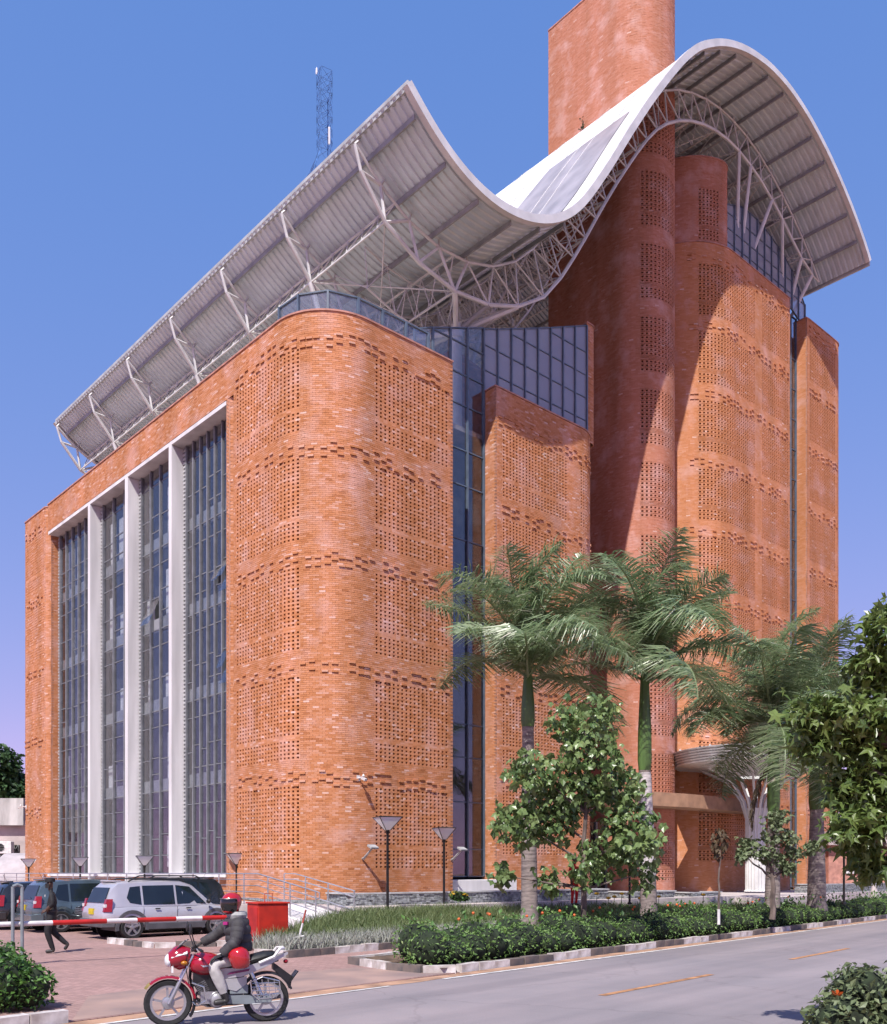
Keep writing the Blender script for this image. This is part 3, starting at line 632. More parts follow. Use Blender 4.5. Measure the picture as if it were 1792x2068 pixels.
for _ in range(60):
    _pa[1:-1] = (_pa[:-2]+2*_pa[1:-1]+_pa[2:])/4; _pz[1:-1] = (_pz[:-2]+2*_pz[1:-1]+_pz[2:])/4
def prof(s, off=0.0):
    """point (a, z) on the roof line at arc length s, moved down across the surface by off"""
    s = np.asarray(s, float); a = np.interp(s, _q, _pa); z = np.interp(s, _q, _pz); e = 0.4
    da = np.interp(s+e, _q, _pa)-np.interp(s-e, _q, _pa); dz = np.interp(s+e, _q, _pz)-np.interp(s-e, _q, _pz); l = np.hypot(da, dz)
    return a+dz/l*off, z-da/l*off
RB0, RB1 = -1.0, 33.05
ROOF = link('roof', None, None, BLD)
NS = 110; ss = np.linspace(0, RS, NS)
def sheet(offs, bs, name, m, smooth=True):
    V = []; 
    for off, b in zip(offs, bs):
        a, z = prof(ss, off); V.append(np.stack([a, np.full(NS, b), z], 1))
    V = np.concatenate(V); n = len(bs); i = np.arange(n-1)[:, None]*NS+np.arange(NS-1)[None]
    F = np.stack([i, i+1, i+NS+1, i+NS], -1).reshape(-1, 4)
    return link(name, npmesh(name, V, F, smooth=smooth), m, ROOF)
bs = np.linspace(RB0, RB1, 36); sheet(np.zeros(36), bs, 'roof_sheet', 'roof_white')
# corrugated deck below: real ribs
bb, oo = [], []; b = RB0+0.12
while b < RB1-0.3:
    for db, of in ((0, .16), (.13, .16), (.17, .22), (.30, .22), (.34, .16)): bb.append(b+db); oo.append(of)
    b += 0.34
sheet(oo, bb, 'roof_deck', 'roof_deck', smooth=False)
# edge fascias: hollow box edge round the sheet
def fascia(b, name):
    m = MB(); rings = []
    for s in ss:
        r_ = []
        for off, db in ((-0.06, -0.10), (-0.06, 0.14), (0.27, 0.14), (0.27, -0.10)):
            a, z = prof(s, off); r_.append((float(a), b+db, float(z)))
        rings.append(r_)
    m.loft(rings); m.build(name, 'white_metal', ROOF, smooth=True)
fascia(RB0, 'front_fascia'); fascia(RB1, 'rear_fascia')
for s_ in (0.0, RS):
    m = MB(); a, z = prof(s_); m.box2((float(a)-.07, RB0, float(z)-.28), (float(a)+.07, RB1, float(z)+.06)); m.build('edge_gutter', 'steel_grey', ROOF)
# pale grey sky-light strip let into the rising slope
NSK = 30
s_lo, s_hi = 5.9, 19.6
sk = []; s1 = np.linspace(s_lo, s_hi, NSK)
for k in range(6):
    t = k/5; b = np.interp(s1, [s_lo, s_lo+1.2, s_hi], [RB0+1.3+t*7.5, RB0+1.2+t*7.5, RB0+1.1+t*5.0])
    a, z = prof(s1, -0.03); sk.append(np.stack([a, b, z], 1))
V = np.concatenate(sk); i = np.arange(5)[:, None]*NSK+np.arange(NSK-1)[None]
link('skylight', npmesh('skylight', V, np.stack([i, i+1, i+NSK+1, i+NSK], -1).reshape(-1, 4), smooth=True), 'roof_grey', ROOF)
for k in (2, 3):
    mm = MB(); mm.tube([tuple(p+np.array([-.004, 0, .004])) for p in sk[k]], 0.014, 4); mm.build('skylight_bar', 'white_metal', ROOF)
for b in np.arange(RB0+2.2, RB1-1, 2.9):
    a, z = prof(ss, -.012); mm = MB(); mm.tube([(float(x), float(b), float(y)) for x, y in zip(a, z)], .014, 4); mm.build('sheet_seam', 'steel_grey', ROOF)
# purlins along the building
for s_ in np.arange(0.9, RS-0.4, 1.72):
    a, z = prof(s_, 0.33); mm = MB(); mm.box((float(a), (RB0+RB1)/2+0.05, float(z)), (0.035, (RB1-RB0)/2-0.2, 0.10)); mm.build('purlin', 'purlin', ROOF)
# ---- trusses
TR_B = [2.0+5.1*k for k in range(7)]
dep = lin([0, 2, 6, 10, 16, 24, 34, 44, RS-2, RS], [0.55, 1.5, 2.0, 2.35, 2.2, 2.0, 1.9, 1.8, 1.5, 0.7])
def truss(b, step=1.5, seg=None):
    m = MB(); n = int(RS/step); up = []; lo = []
    for i in range(n+1):
        s_ = 0.25+(RS-0.5)*i/n
        a, z = prof(s_, 0.52); up.append(Vector((float(a), b, float(z))))
    for i in range(n):
        s_ = 0.25+(RS-0.5)*(i+0.5)/n
        for db in ((0,) if b > 30 else (0,)):
            a, z = prof(s_, dep(s_)); lo.append(Vector((float(a), b+db, float(z))))
    m.tube(up, 0.06, 6); m.tube(lo, 0.085, 6)
    for i in range(n):
        m.tube([up[i], lo[i]], 0.042, 5); m.tube([lo[i], up[i+1]], 0.042, 5)
        a0 = prof(0.25+(RS-0.5)*i/n, 0.2); m.tube([up[i], (float(a0[0]), b, float(a0[1]))], 0.05, 4)
    for i in range(4): m.tube([up[i], lo[i]], 0.065, 6); m.tube([lo[i], up[i+1]], 0.065, 6)
    m.build('truss', 'white_metal', ROOF, smooth=True); return lo
LO = [truss(b) for b in TR_B]
# cross trusses between them, thinner, in the trough and under the arch
for j in range(len(TR_B)-1):
    A, B_ = LO[j], LO[j+1]; n = len(A)
    for i in list(range(1, n-1, 2)):
        m = MB(); m.tube([A[i], B_[i]], 0.045, 5); m.tube([A[i], B_[min(i+2, n-1)]], 0.03, 4); m.tube([A[min(i+2, n-1)], B_[i]], 0.03, 4)
        s_ = 0.25+(RS-0.5)*(i+0.5)/n; a, z = prof(s_, 0.5); y0, y1 = TR_B[j], TR_B[j+1]; k = 5
        q = [Vector((float(a), y0+(y1-y0)*t/k, float(z))) for t in range(k+1)]
        lo_ = [A[i].lerp(B_[i], (t+0.5)/k) for t in range(k)]
        m.tube([q[0], q[-1]], 0.05, 5)
        for t in range(k): m.tube([q[t], lo_[t]], 0.028, 4); m.tube([lo_[t], q[t+1]], 0.028, 4)
        m.build('cross_bracing', 'white_metal', ROOF, smooth=True)
# light secondary frames half way between, in the trough
for b in [4.55+5.1*k for k in range(6)]:
    m = MB(); S1 = [3.0+1.15*i for i in range(20)]; hi_ = []; lo_ = []
    for k, s_ in enumerate(S1):
        a, z = prof(s_, 0.5); hi_.append(Vector((float(a), b, float(z)))); a, z = prof(s_+.57, dep(s_)*1.25); lo_.append(Vector((float(a), b, float(z))))
    m.tube(hi_, .04, 5); m.tube(lo_, .045, 5)
    for k in range(19): m.tube([hi_[k], lo_[k]], .026, 4); m.tube([lo_[k], hi_[k+1]], .026, 4); m.tube([lo_[k], (lo_[k].x, b+2.4, hi_[k].z)], .022, 4)
    m.build('secondary_truss', 'white_metal', ROOF, smooth=True)
# ---- columns with branching struts
def chord_pt(b, a):
    j = min(range(len(TR_B)), key=lambda k: abs(TR_B[k]-b)); return min(LO[j], key=lambda p: abs(p.x-a))
def branch_column(a, b, z0, zn, targets, r=0.26):
    c = link('branch_column', None, None, BLD)
    m = MB(); m.lathe([(r*1.25, z0), (r*1.25, z0+.1), (r, z0+.12), (r, zn-.3), (r*1.2, zn-.25), (r*1.2, zn+.05), (r*0.7, zn+.4)], (a, b, 0), 12); m.build('shaft', 'white_metal', c, smooth=True)
    for t in targets:
        mm = MB(); mm.tube([(a, b, zn), t], 0.12, 7); mm.build('strut', 'white_metal', c, smooth=True)
for b in (2.0, 12.2, 22.4):
    tg = [chord_pt(b, x) for x in (7.6, 9.4, 11.2, 13.0)] + [chord_pt(b+5.1, x) for x in (7.6, 10.6)]
    branch_column(9.6, b+1.2, 20.9, 25.3, tg)
for b in (7.1, 17.3, 27.5):
    branch_column(5.2, b, 20.9, 25.9, [chord_pt(b, x) for x in (5.0, 6.2)], 0.09)
    branch_column(13.5, b, 20.9, 25.0, [chord_pt(b, x) for x in (11.4, 13.4, 15.4)] + [chord_pt(b+5.1, 13.5)], 0.22)
for (a, b, zb, ts) in ((33.0, 3.6, 36.5, (30.2, 32.2, 34.4)), (38.6, 3.6, 36.5, (35.6, 37.6, 39.6)), (36.0, 7.5, 36.5, (34.0, 36.5, 38.5)), (32.0, 8.5, 36.5, (30, 32, 34))):
    c = link('raking_struts', None, None, BLD)
    for t in ts:
        q = chord_pt(2.0 if b < 6 else 7.1, t); mm = MB(); mm.tube([(a, b, zb), q], 0.11, 7); mm.build('strut', 'white_metal', c, smooth=True)
# ---- stair flight, landing and small brick hood seen under the trough
m = MB(); m.prism([(13.0, 22.6), (21.5, 26.6), (21.5, 25.7), (13.0, 21.7)], 'y', 8.2, 9.6); part(m, 'stair_flight', 'cream_concrete')
rl = link('stair_rail', None, None, BLD); m = MB()
for k in range(9): x = 13.3+k; z = 22.6+(x-13)*.47; m.tube([(x, 8.2, z), (x, 8.2, z+1.0)], 0.025, 5)
for dz in (.35, .65, 1.0): m.tube([(13.0, 8.2, 22.6+dz), (21.5, 8.2, 26.6+dz)], 0.03, 5)
m.build('handrail', 'coping', rl)
m = MB(); m.loft([[(10.2, 4.2, 20.9), (13.2, 4.2, 20.9), (13.2, 7.2, 20.9), (10.2, 7.2, 20.9)], [(10.2, 4.2, 24.9), (13.2, 4.2, 24.9), (13.2, 7.2, 24.9), (10.2, 7.2, 24.9)], [(11.6, 5.6, 26.4), (11.8, 5.6, 26.4), (11.8, 5.8, 26.4), (11.6, 5.8, 26.4)]]); part(m, 'brick_hood', 'coping')
# rows of dark plant rooms under the roof, seen between the struts
m = MB(); m.box2((9, 12, 20.9), (21.5, 27, 25.2)); part(m, 'plant_room', 'interior')
# ---- weed growing from a tower joint
vs, fs = [], []
m = MB()
for k in range(60):
    z = 42.2+rw.random()**1.5*1.3; y = 6.6+rw.uniform(-.22, .22)*(1-(z-42.2)/1.6); x = 22.36-rw.uniform(0, .25); a1 = rw.uniform(0, 2*PI); l = rw.uniform(.1, .2)
    m.add([(x, y, z), (x+.03, y+l*math.cos(a1), z+l*abs(math.sin(a1))), (x-.05, y+l*.7*math.cos(a1+.5), z+l*.7*math.sin(a1+.5))], [(0, 1, 2)])
m.tube([(22.38, 6.6, 42.1), (22.3, 6.6, 43.3)], .015, 4)
wd = thing('weed_tuft', 'small green weed tuft growing from the tower face above the roof', 'plant', L2W(22.3, 6.6, 42.2), TH)
for i, v in enumerate(m.v): m.v[i] = (v[0]-22.3, v[1]-6.6, v[2]-42.2)
m.build('foliage', 'moss', wd, kind='stuff')
# ---- entrance beam, canopy, doors
m = MB(); m.loft([[(18.7, 2.0, 5.3), (18.7, 2.0, 6.0), (18.7, 4.0, 6.0), (18.7, 4.0, 5.3)], [(24, 1.0, 5.3), (24, 1.0, 6.0), (24, 2.4, 6.0), (24, 2.4, 5.3)], [(32.5, 0.9, 5.3), (32.5, 0.9, 6.0), (32.5, 2.1, 6.0), (32.5, 2.1, 5.3)]]); part(m, 'entrance_beam', 'tan_beam')
m = MB(); m.box2((18.7, 5.0, 0.9), (22.3, 5.1, 4.6)); part(m, 'entrance_glass', 'car_glass')
for k in range(5):
    m = MB(); m.box2((18.8+k*.85, 4.9, 0.9), (18.88+k*.85, 5.0, 4.6)); part(m, 'door_frame', 'frame_grey')
can = thing('entrance_canopy', 'white funnel shaped entrance canopy on a fluted trunk column', 'canopy', L2W(28.6, -0.2, 0.88), TH)
m = MB(); n = 40; prof_c = [(0.56, 0), (0.56, .05), (0.50, .1), (0.50, 4.0), (0.62, 4.5)]
m.loft([[( (rr+(0.035 if k % 2 else -0.02))*math.cos(2*PI*k/n), (rr+(0.035 if k % 2 else -0.02))*math.sin(2*PI*k/n), z) for k in range(n)] for rr, z in prof_c]); m.build('trunk', 'white_metal', can)
for k in range(14):
    an = 2*PI*k/14; c_, s_ = math.cos(an), math.sin(an); mm = MB()
    mm.tube([(0.5*c_, 0.5*s_, 4.0), (0.75*c_, 0.75*s_, 4.9), (1.5*c_, 1.5*s_, 5.95), (2.9*c_, 2.9*s_, 6.65)], 0.07, 6); mm.build('branch', 'white_metal', can, smooth=True)
for k in range(6):
    rr = 4.15+0.045*k; z = 6.75+0.13*k; mm = MB()
    mm.loft([[(rr*q*math.cos(2*PI*j/40)*1.04, rr*q*math.sin(2*PI*j/40), z+dz) for j in range(40)] for q, dz in ((0.985, 0), (1.012, .012), (1.018, .075), (0.99, .085), (0.985, 0))], cap=False); mm.build('louvre_ring', 'white_metal', can)
mm = MB(); mm.loft([[(rr*1.05*math.cos(2*PI*j/36), rr*math.sin(2*PI*j/36), z) for j in range(36)] for rr, z in ((0.9, 6.2), (2.0, 6.55), (4.1, 6.76), (4.36, 7.5), (3.9, 7.52), (0.9, 7.4))], cap=False); mm.build('canopy_shell', 'white_metal', can)
for k in range(12):
    an = 2*PI*k/12; mm = MB(); mm.tube([(1.2*math.cos(an), 1.2*math.sin(an), 6.15), (4.5*math.cos(an), 4.4*math.sin(an), 7.55)], 0.05, 5); mm.build('rafter', 'white_metal', can)
# ---- antenna mast
mast = thing('antenna_mast', 'blue lattice antenna mast standing behind the roof', 'mast', L2W(14.6, 20.2, 20.9), 0.5)
m = MB(); w0 = 0.36; zt = 29.2; zbse = 24.2
cs = [(w0, w0), (-w0, w0), (-w0, -w0), (w0, -w0)]
for x, y in cs:
    mm = MB(); mm.tube([(x, y, zbse), (x, y, zt)], 0.035, 5); mm.tube([(x*2.8, y*2.8, 22.6), (x, y, zbse)], 0.05, 5); mm.tube([(x*2.8, y*2.8, 0), (x*2.8, y*2.8, 22.6)], 0.05, 5); mm.build('leg', 'mast_blue', mast)
nz = 7
for k in range(nz):
    z0_, z1_ = zbse+(zt-zbse)*k/nz, zbse+(zt-zbse)*(k+1)/nz
    for q in range(4):
        a_, b_ = cs[q], cs[(q+1) % 4]; m.tube([(a_[0], a_[1], z0_), (b_[0], b_[1], z1_)], 0.016, 4); m.tube([(b_[0], b_[1], z0_), (a_[0], a_[1], z1_)], 0.016, 4); m.tube([(a_[0], a_[1], z1_), (b_[0], b_[1], z1_)], 0.016, 4)
for k in range(12):
    for q in range(4):
        a_, b_ = cs[q], cs[(q+1) % 4]; z0_ = 22.6-1.9*k; m.tube([(a_[0]*2.8, a_[1]*2.8, z0_), (b_[0]*2.8, b_[1]*2.8, z0_-1.9)], 0.03, 4); m.tube([(a_[0]*2.8, a_[1]*2.8, z0_), (b_[0]*2.8, b_[1]*2.8, z0_)], 0.03, 4)
m.build('lattice', 'mast_blue', mast, kind='stuff')
m = MB(); m.lathe([(.05, 0), (.07, .1), (.06, .35), (.01, .45)], (-w0, w0, zt), 8); m.build('beacon', 'lens', mast)
m = MB(); m.box((0.1, -0.5, zbse+0.9), (0.05, 0.04, 0.5)); m.build('antenna_panel', 'boom_white', mast)
# ---- wall fittings
def floodlight(a, z, label):
    o = thing('floodlight', label, 'floodlight', L2W(a, 0, z), TH, 'floodlights on the street wall')
    m = MB(); m.tube([(0, 0, -.35), (0, -.12, -.3), (0, -.55, 0)], 0.03, 6); m.tube([(.06, 0, -.4), (.06, -.5, 0)], 0.02, 5); m.build('bracket', 'steel_grey', o)
    m = MB(); m.box((0, -.62, .06), (.17, .13, .04), ax=(Vector((1, 0, 0)), Vector((0, .9, .4)).normalized(), Vector((0, -.4, .9)).normalized())); m.build('head', 'steel_grey', o, bevel=.015)
floodlight(2.05, 2.75, 'small grey floodlight on the rounded brick corner left of the lower openings')
floodlight(6.35, 2.75, 'small grey floodlight on the brick edge beside the glass slot')
def cctv(a, b, z, rz, label):
    o = thing('security_camera', label, 'camera', L2W(a, b, z), TH+rz)
    m = MB(); m.tube([(0, 0, 0), (0, -.3, .02)], 0.03, 6); m.box((0, -.01, 0), (.07, .012, .1)); m.build('bracket', 'boom_white', o)
    m = MB(); m.box((0, -.33, -.05), (.05, .12, .045), ax=(Vector((1, 0, 0)), Vector((0, 1, .4)).normalized(), Vector((0, -.4, 1)).normalized())); m.lathe([(.05, 0), (.05, .03), (.015, .09)], (0, -.3, .04), 10); m.build('body', 'boom_white', o, bevel=.01)
cctv(1.9, 0.03, 5.25, 0, 'white security camera on the rounded brick corner')
cctv(-0.02, 28.3, 5.6, -PI/2, 'white security camera at the far left end of the brick front')
# ================================================================== ground, road, kerbs
KD = Vector((0.6466, 0.7628, 0)).normalized(); KN = Vector((-KD.y, KD.x, 0)); K0 = Vector((-0.24, 17.36, 0))
def kp(t, d, z=0.0): return K0 + KD*t + KN*d + Vector((0, 0, z))      # t along the road, d away from it (towards the building)
def kinv(p): q = Vector((p[0], p[1], 0))-K0; return q.dot(KD), q.dot(KN)
def slab(name, pts, z0, z1, m, parent=None, kind='structure', bevel=0):
    b = MB(); b.prism([(p[0], p[1]) for p in pts], 'z', z0, z1); return b.build(name, m, parent, kind=kind if parent is None else None, bevel=bevel)
m = MB(); n = 40
b = MB(); b.box2((-900, -60, -0.6), (900, 2500, -0.03)); b.build('ground', 'dust', kind='structure')
road = slab('road', [kp(-60, -0.05), kp(160, -0.05), kp(160, -7.8), kp(-60, -7.8)], -0.3, 0.0, 'asphalt')
slab('near_verge', [kp(-60, -7.95), kp(160, -7.95), kp(160, -30), kp(-60, -30)], -0.3, 0.12, 'dust')
slab('driveway', [kp(-60, 0.05), kp(160, 0.05), kp(160, 60), kp(-60, 60)], -0.3, 0.0, 'paver')
# worn paler apron where the driveway meets the road
ap = MB(); ap.prism([(p.x, p.y) for p in (kp(-6.9, 0.1), kp(0.7, 0.1), kp(0.2, 2.2), kp(-2.5, 2.6), kp(-5.5, 2.2))], 'z', -0.05, 0.004); ap.build('driveway_apron', 'paver_dirt', kind='structure')
# painted lines and the dusty gutter
def sheet_on(name, pts, z, m, parent):
    b = MB(); b.prism([(p.x, p.y) for p in pts], 'z', z-0.003, z); return b.build(name, m, parent)
rgk = random.Random(12)
def strip(name, t0, t1, d0, d1, z, m, parent, wob=0.0, step=0.8):
    n = max(2, int((t1-t0)/step)); A = [kp(t0+(t1-t0)*i/n, d0+rgk.uniform(-wob, wob)) for i in range(n+1)]; B = [kp(t0+(t1-t0)*i/n, d1+rgk.uniform(-wob, wob)) for i in range(n+1)]
    b = MB(); b.add([(p.x, p.y, z) for p in A+B], [(i, i+1, n+2+i, n+1+i) for i in range(n)]); return b.build(name, m, parent)
strip('gutter_dust', -40, 120, -0.06, -0.42, 0.004, 'dust', road, 0.05)
strip('edge_line', -0.2, 120, -0.44, -0.55, 0.008, 'paint_white', road, 0.008)
strip('edge_line', -14, -1.6, -0.44, -0.53, 0.008, 'paint_white', road, 0.01)
for k in range(-3, 14): strip('centre_dash', 0.0+8.0*k-0.35, 3.6+8.0*k, -3.75, -3.88, 0.006, 'paint_orange', road, 0.006)
strip('edge_line', -40, 120, -7.25, -7.36, 0.008, 'paint_white', road, 0.01)
# kerb stones, one by one, painted black and white in runs
kerb = link('kerb', None, None, None, kind='structure'); kerb['kind'] = 'structure'
stone = MB(); stone.box((0, 0, 0), (0.24, 0.075, 0.10)); 
kme = {}
for nm in ('kerb_white', 'kerb_black'):
    me = stone.mesh('kerb_stone', nm); kme[nm] = me
def kerb_run(pts, pattern=4, start=0, z=0.05, parent=kerb, ln=0.5):
    cnt = start
    for p, q in zip(pts[:-1], pts[1:]):
        d = (q-p); n = max(1, int(round(d.length/ln)))
        for i in range(n):
            c = p + d*((i+0.5)/n); nm = 'kerb_white' if (cnt//pattern) % 2 == 0 else 'kerb_black'
            o = link('kerb_stone', kme[nm], None, parent, (c.x+rgk.uniform(-.012, .012), c.y+rgk.uniform(-.012, .012), z+rgk.uniform(-.014, .01)), (rgk.uniform(-.04, .04), rgk.uniform(-.03, .03), math.atan2(d.y, d.x)+rgk.uniform(-.03, .03)))
            o.scale = (d.length/n/0.49, 1, 1); cnt += 1
kerb_run([kp(0.9, 0.06), kp(46, 0.06)], 3, 0, ln=0.52)
kerb_run([kp(-20, 0.06), kp(-7.0, 0.06)], 3, 1)
kerb_run([kp(0.85, 0.1), kp(0.35, 0.5), kp(0.35, 1.4), kp(0.75, 2.85)], 2, 1)
# garden ground: hedge bed by the kerb, footpath, then the grass bed rising to the terrace
def gz_(t, d):
    if d < 4.8: return 0.10
    s = min(1, max(0, (d-5.2)/4.0)); return 0.10+0.36*s*s*(3-2*s)
def t0_(d): return float(np.interp(d, [0, 2.9, 5.0, 6.0, 9.3, 12], [0.5, 1.0, 0.75, 0.7, 5.6, 8.0]))
def bed(ds, t1):
    g = MB(); n = 40; rows = []
    for i in range(n+1): rows.append([kp(t0_(d)+(t1-t0_(d))*(i/n)**1.3, d, gz_(0, d)) for d in ds])
    k = len(ds); g.add([p for r_ in rows for p in r_], [(i*k+j, i*k+j+1, (i+1)*k+j+1, (i+1)*k+j) for i in range(n) for j in range(k-1)]); g.build('garden_bed', 'soil', kind='structure')
bed([0.14, 0.8, 1.6, 2.3, 2.9], 80); bed([4.95, 5.3, 5.8, 6.4, 7, 7.6, 8.3, 9, 9.6, 11], 80)
kerb_run([kp(0.95, 2.98), kp(3.2, 2.98), kp(6, 2.98)], 3, 0, 0.05)
kerb_run([kp(0.7, 5.9), kp(0.72, 4.9), kp(5.5, 4.9), kp(12, 4.9)], 3, 1, 0.07)
# paved island beside the gate with its painted edge
isl = [Vector((-9.0, 25.5, 0)), Vector((-7.3, 23.85, 0)), Vector((-5.4, 24.6, 0)), Vector((-4.6, 25.3, 0)), Vector((-6.3, 28.6, 0))]
slab('paved_island', isl, -0.1, 0.10, 'paver'); kerb_run([isl[0], isl[1], isl[2], isl[3]], 2, 0, 0.05)
for a_, b_ in (((-8.3, 26.7), (-5.4, 29.3)), ((-10.6, 28.9), (-7.5, 31.7))):
    p, q = Vector((*a_, 0)), Vector((*b_, 0)); nn = Vector((-(q-p).y, (q-p).x, 0)).normalized()*0.06
    sheet_on('bay_line', [p-nn, q-nn, q+nn, p+nn], 0.005, 'paint_white', bpy.data.objects['driveway'])
# terrace, ramp, walkway along the long front
def lw(pts): return [L2W(a, b) for a, b in pts]
slab('terrace', lw([(-0.05, -3.0), (30, -3.0), (46, -2.5), (46, 14), (8, 14), (8, 0.3), (-0.05, 0.3)]), 0.2, 0.81, 'terrace')
slab('walkway', lw([(-2.1, 0.3), (-0.04, 0.3), (0.3, 30), (-2.1, 30)]), -0.1, 0.84, 'terrace')
rp_ = MB(); rp_.loft([[L2W(-2.1, 0.29, -.1), L2W(-2.1, 0.29, .84), L2W(-0.06, 0.29, .84), L2W(-0.06, 0.29, -.1)], [L2W(-2.1, -3.2, -.1), L2W(-2.1, -3.2, .26), L2W(-0.06, -3.2, .30), L2W(-0.06, -3.2, -.1)]]); rp_.build('ramp', 'white_concrete', kind='structure')
slab('forecourt', lw([(-2.1, -3.22), (2.2, -3.22), (2.2, -5.2), (-1.6, -5.2)]), 0.0, 0.28, 'terrace')
# dark stone base course of the brick
b = MB(); b.add([tuple(L2W(a, b_, z)) for z in (.812, .95) for a, b_ in [(-.03, 5.4), (-.03, r)]+[(x-.0, y) for x, y in arc(r, r, r+.03, 180, 270, 10)]+[(6.45, -.03)]], [(i, i+1, 14+i, 13+i) for i in range(12)]); b.build('stone_base', 'stone_grey', kind='structure')
# ================================================================== railing
rail = thing('ramp_railing', 'silver tube railing along the ramp and walkway below the tall windows', 'railing', L2W(-2.0, 0, 0.84), TH)
def rz_(b): return 0.0 if b > 0.3 else (b-0.3)/3.5*0.56
posts = [-3.0, -1.6, -0.3, 1.2]+[2.9+1.9*k for k in range(14)]
for b_ in posts:
    mm = MB(); mm.tube([(0, b_, rz_(b_)), (0, b_, rz_(b_)+1.03)], 0.024, 6); mm.build('post', 'steel_rail', rail, smooth=True)
for h in (0.22, 0.43, 0.64, 0.84, 1.03):
    mm = MB(); mm.tube([(0, b_, rz_(b_)+h) for b_ in (-3.05, 0.3, 1, 29.5)], 0.024 if h > 1 else 0.016, 6); mm.build('rail', 'steel_rail', rail, smooth=True)
mm = MB(); mm.tube([(0, -3.05, rz_(-3.05)+1.03), (0, -3.2, rz_(-3.05)+1.0), (0, -3.2, rz_(-3.05)+.84), (0, -3.05, rz_(-3.05)+.8)], 0.022, 6); mm.build('rail_end', 'steel_rail', rail, smooth=True)
rail2 = thing('ramp_railing', 'short silver tube railing on the building side of the ramp', 'railing', L2W(-0.55, 0, 0.84), TH)
for b_ in (-3.0, -1.6, -0.3, 1.0):
    mm = MB(); mm.tube([(0, b_, rz_(b_)), (0, b_, rz_(b_)+1.03)], 0.024, 6); mm.build('post', 'steel_rail', rail2, smooth=True)
for h in (0.43, 0.84, 1.03):
    mm = MB(); mm.tube([(0, b_, rz_(b_)+h) for b_ in (-3.05, 0.3, 1.0)], 0.02, 6); mm.build('rail', 'steel_rail', rail2, smooth=True)
# ================================================================== planters of split stone
def planter(pts, z0, z1, label, seed):
    o = thing('stone_planter', label, 'planter', L2W(pts[0][0], pts[0][1], z0), TH); ox, oy = pts[0]
    path = Path([(a-ox, b-oy) for a, b in pts]); rg = np.random.default_rng(seed); A0, A1, ZA, ZB, PR = [], [], [], [], []
    z = 0
    while z < z1-z0-0.07:
        h = rg.uniform(0.045, 0.075); s = 0
        while s < path.S:
            l = rg.uniform(0.15, 0.45); A0.append(s+.003); A1.append(min(s+l, path.S)); ZA.append(z); ZB.append(z+h-.004); PR.append(rg.uniform(0, .035)); s += l
        z += h
    V, F = brick_boxes(path, np.array(A0), np.array(A1), np.array(ZA), np.array(ZB), np.array(PR), np.full(len(A0), 0.1))
    link('split_stones', npmesh('split_stones', V, F), 'stone_grey', o, kind='stuff')
    q = path.s; f = path.at(q, np.full(len(q), .06), -1); bk = path.at(q, np.full(len(q), -.3), -1); f[0] = path.at([0], [.06], 1)[0]; bk[0] = path.at([0], [-.3], 1)[0]
    c = MB(); c.loft([[(x[0], x[1], z1-z0-.05), (x[0], x[1], z1-z0), (y[0], y[1], z1-z0), (y[0], y[1], z1-z0-.05)] for x, y in zip(f, bk)]); c.build('cap', 'stone_cap', o)
    sm = MB(); sm.loft([[(x[0]*.97, x[1]+.1, z1-z0-.07) for x in f], [(x[0]*.97, x[1]+1.2, z1-z0-.07) for x in f]], cap=False, closed=False); sm.build('planter_soil', 'soil', o)
    return o
planter([(0.25, -0.4), (0.2, -1.7), (4, -1.95), (9, -2.0), (13.5, -2.0), (13.5, -1.0)], 0.6, 1.24, 'long grey split stone planter in front of the rounded brick corner', 1)
planter([(14.3, -1.2), (14.3, -2.4), (17.8, -2.4), (17.8, -1.2)], 0.6, 1.12, 'dark stone planter wall beside the entrance steps', 2)
planter([(19.0, -1.4), (19.0, -2.4), (21.6, -2.4), (21.6, -1.4)], 0.6, 1.02, 'small stone planter left of the canopy column', 3)
planter([(31.0, -1.2), (31.0, -2.4), (46, -2.4), (46, -1.2)], 0.6, 1.3, 'long stone planter right of the canopy column', 4)
slab('entrance_steps', lw([(21.8, -2.5), (30.8, -2.5), (30.8, -4.2), (21.8, -4.2)]), 0.2, 0.74, 'terrace')
# ================================================================== lamps
def lamp(X, Y, z0, ztop, label, hw=0.36):
    o = thing('lamp_post', label, 'lamp', (X, Y, z0), 0.35, 'square funnel lamps'); h = ztop-z0
    mm = MB(); mm.lathe([(.09, 0), (.09, .05), (.045, .1), (.04, h-.55), (.055, h-.5), (.07, h-.42)], n=10); mm.build('post', 'black_metal', o, smooth=True)
    mm = MB(); a, c = 0.07, hw; ring = lambda s, z: [(s, s, z), (-s, s, z), (-s, -s, z), (s, -s, z)]
    mm.loft([ring(a, h-.42), ring(c, h-.03)], cap=False); mm.build('lamp_glass', 'lamp_glass', o)
    for sx, sy in ((1, 1), (1, -1), (-1, 1), (-1, -1)):
        mm = MB(); mm.tube([(a*sx, a*sy, h-.43), (c*sx*1.02, c*sy*1.02, h-.01)], 0.014, 4); mm.build('rib', 'black_metal', o)
    for k in range(4):
        p, q = ring(c*1.01, h-.02)[k], ring(c*1.01, h-.02)[(k+1) % 4]; mm = MB(); mm.tube([p, q], 0.015, 4); mm.build('top_edge', 'black_metal', o)
    mm = MB(); mm.box((0, 0, h-.005), (c*.55, c*.55, 0.01)); mm.build('cap_plate', 'stone_cap', o)
for x, Y, lb in ((58, 50, 'leftmost square funnel lamp, small, at the far left end of the brick front'), (162, 45, 'square funnel lamp in front of the leftmost tall window bay'), (292, 41, 'square funnel lamp in front of the middle white fins'), (478, 36, 'square funnel lamp standing behind the rider helmet')):
    p = at(x, 1763, Y); lamp(p.x, p.y, 0.0, 2.65, lb)
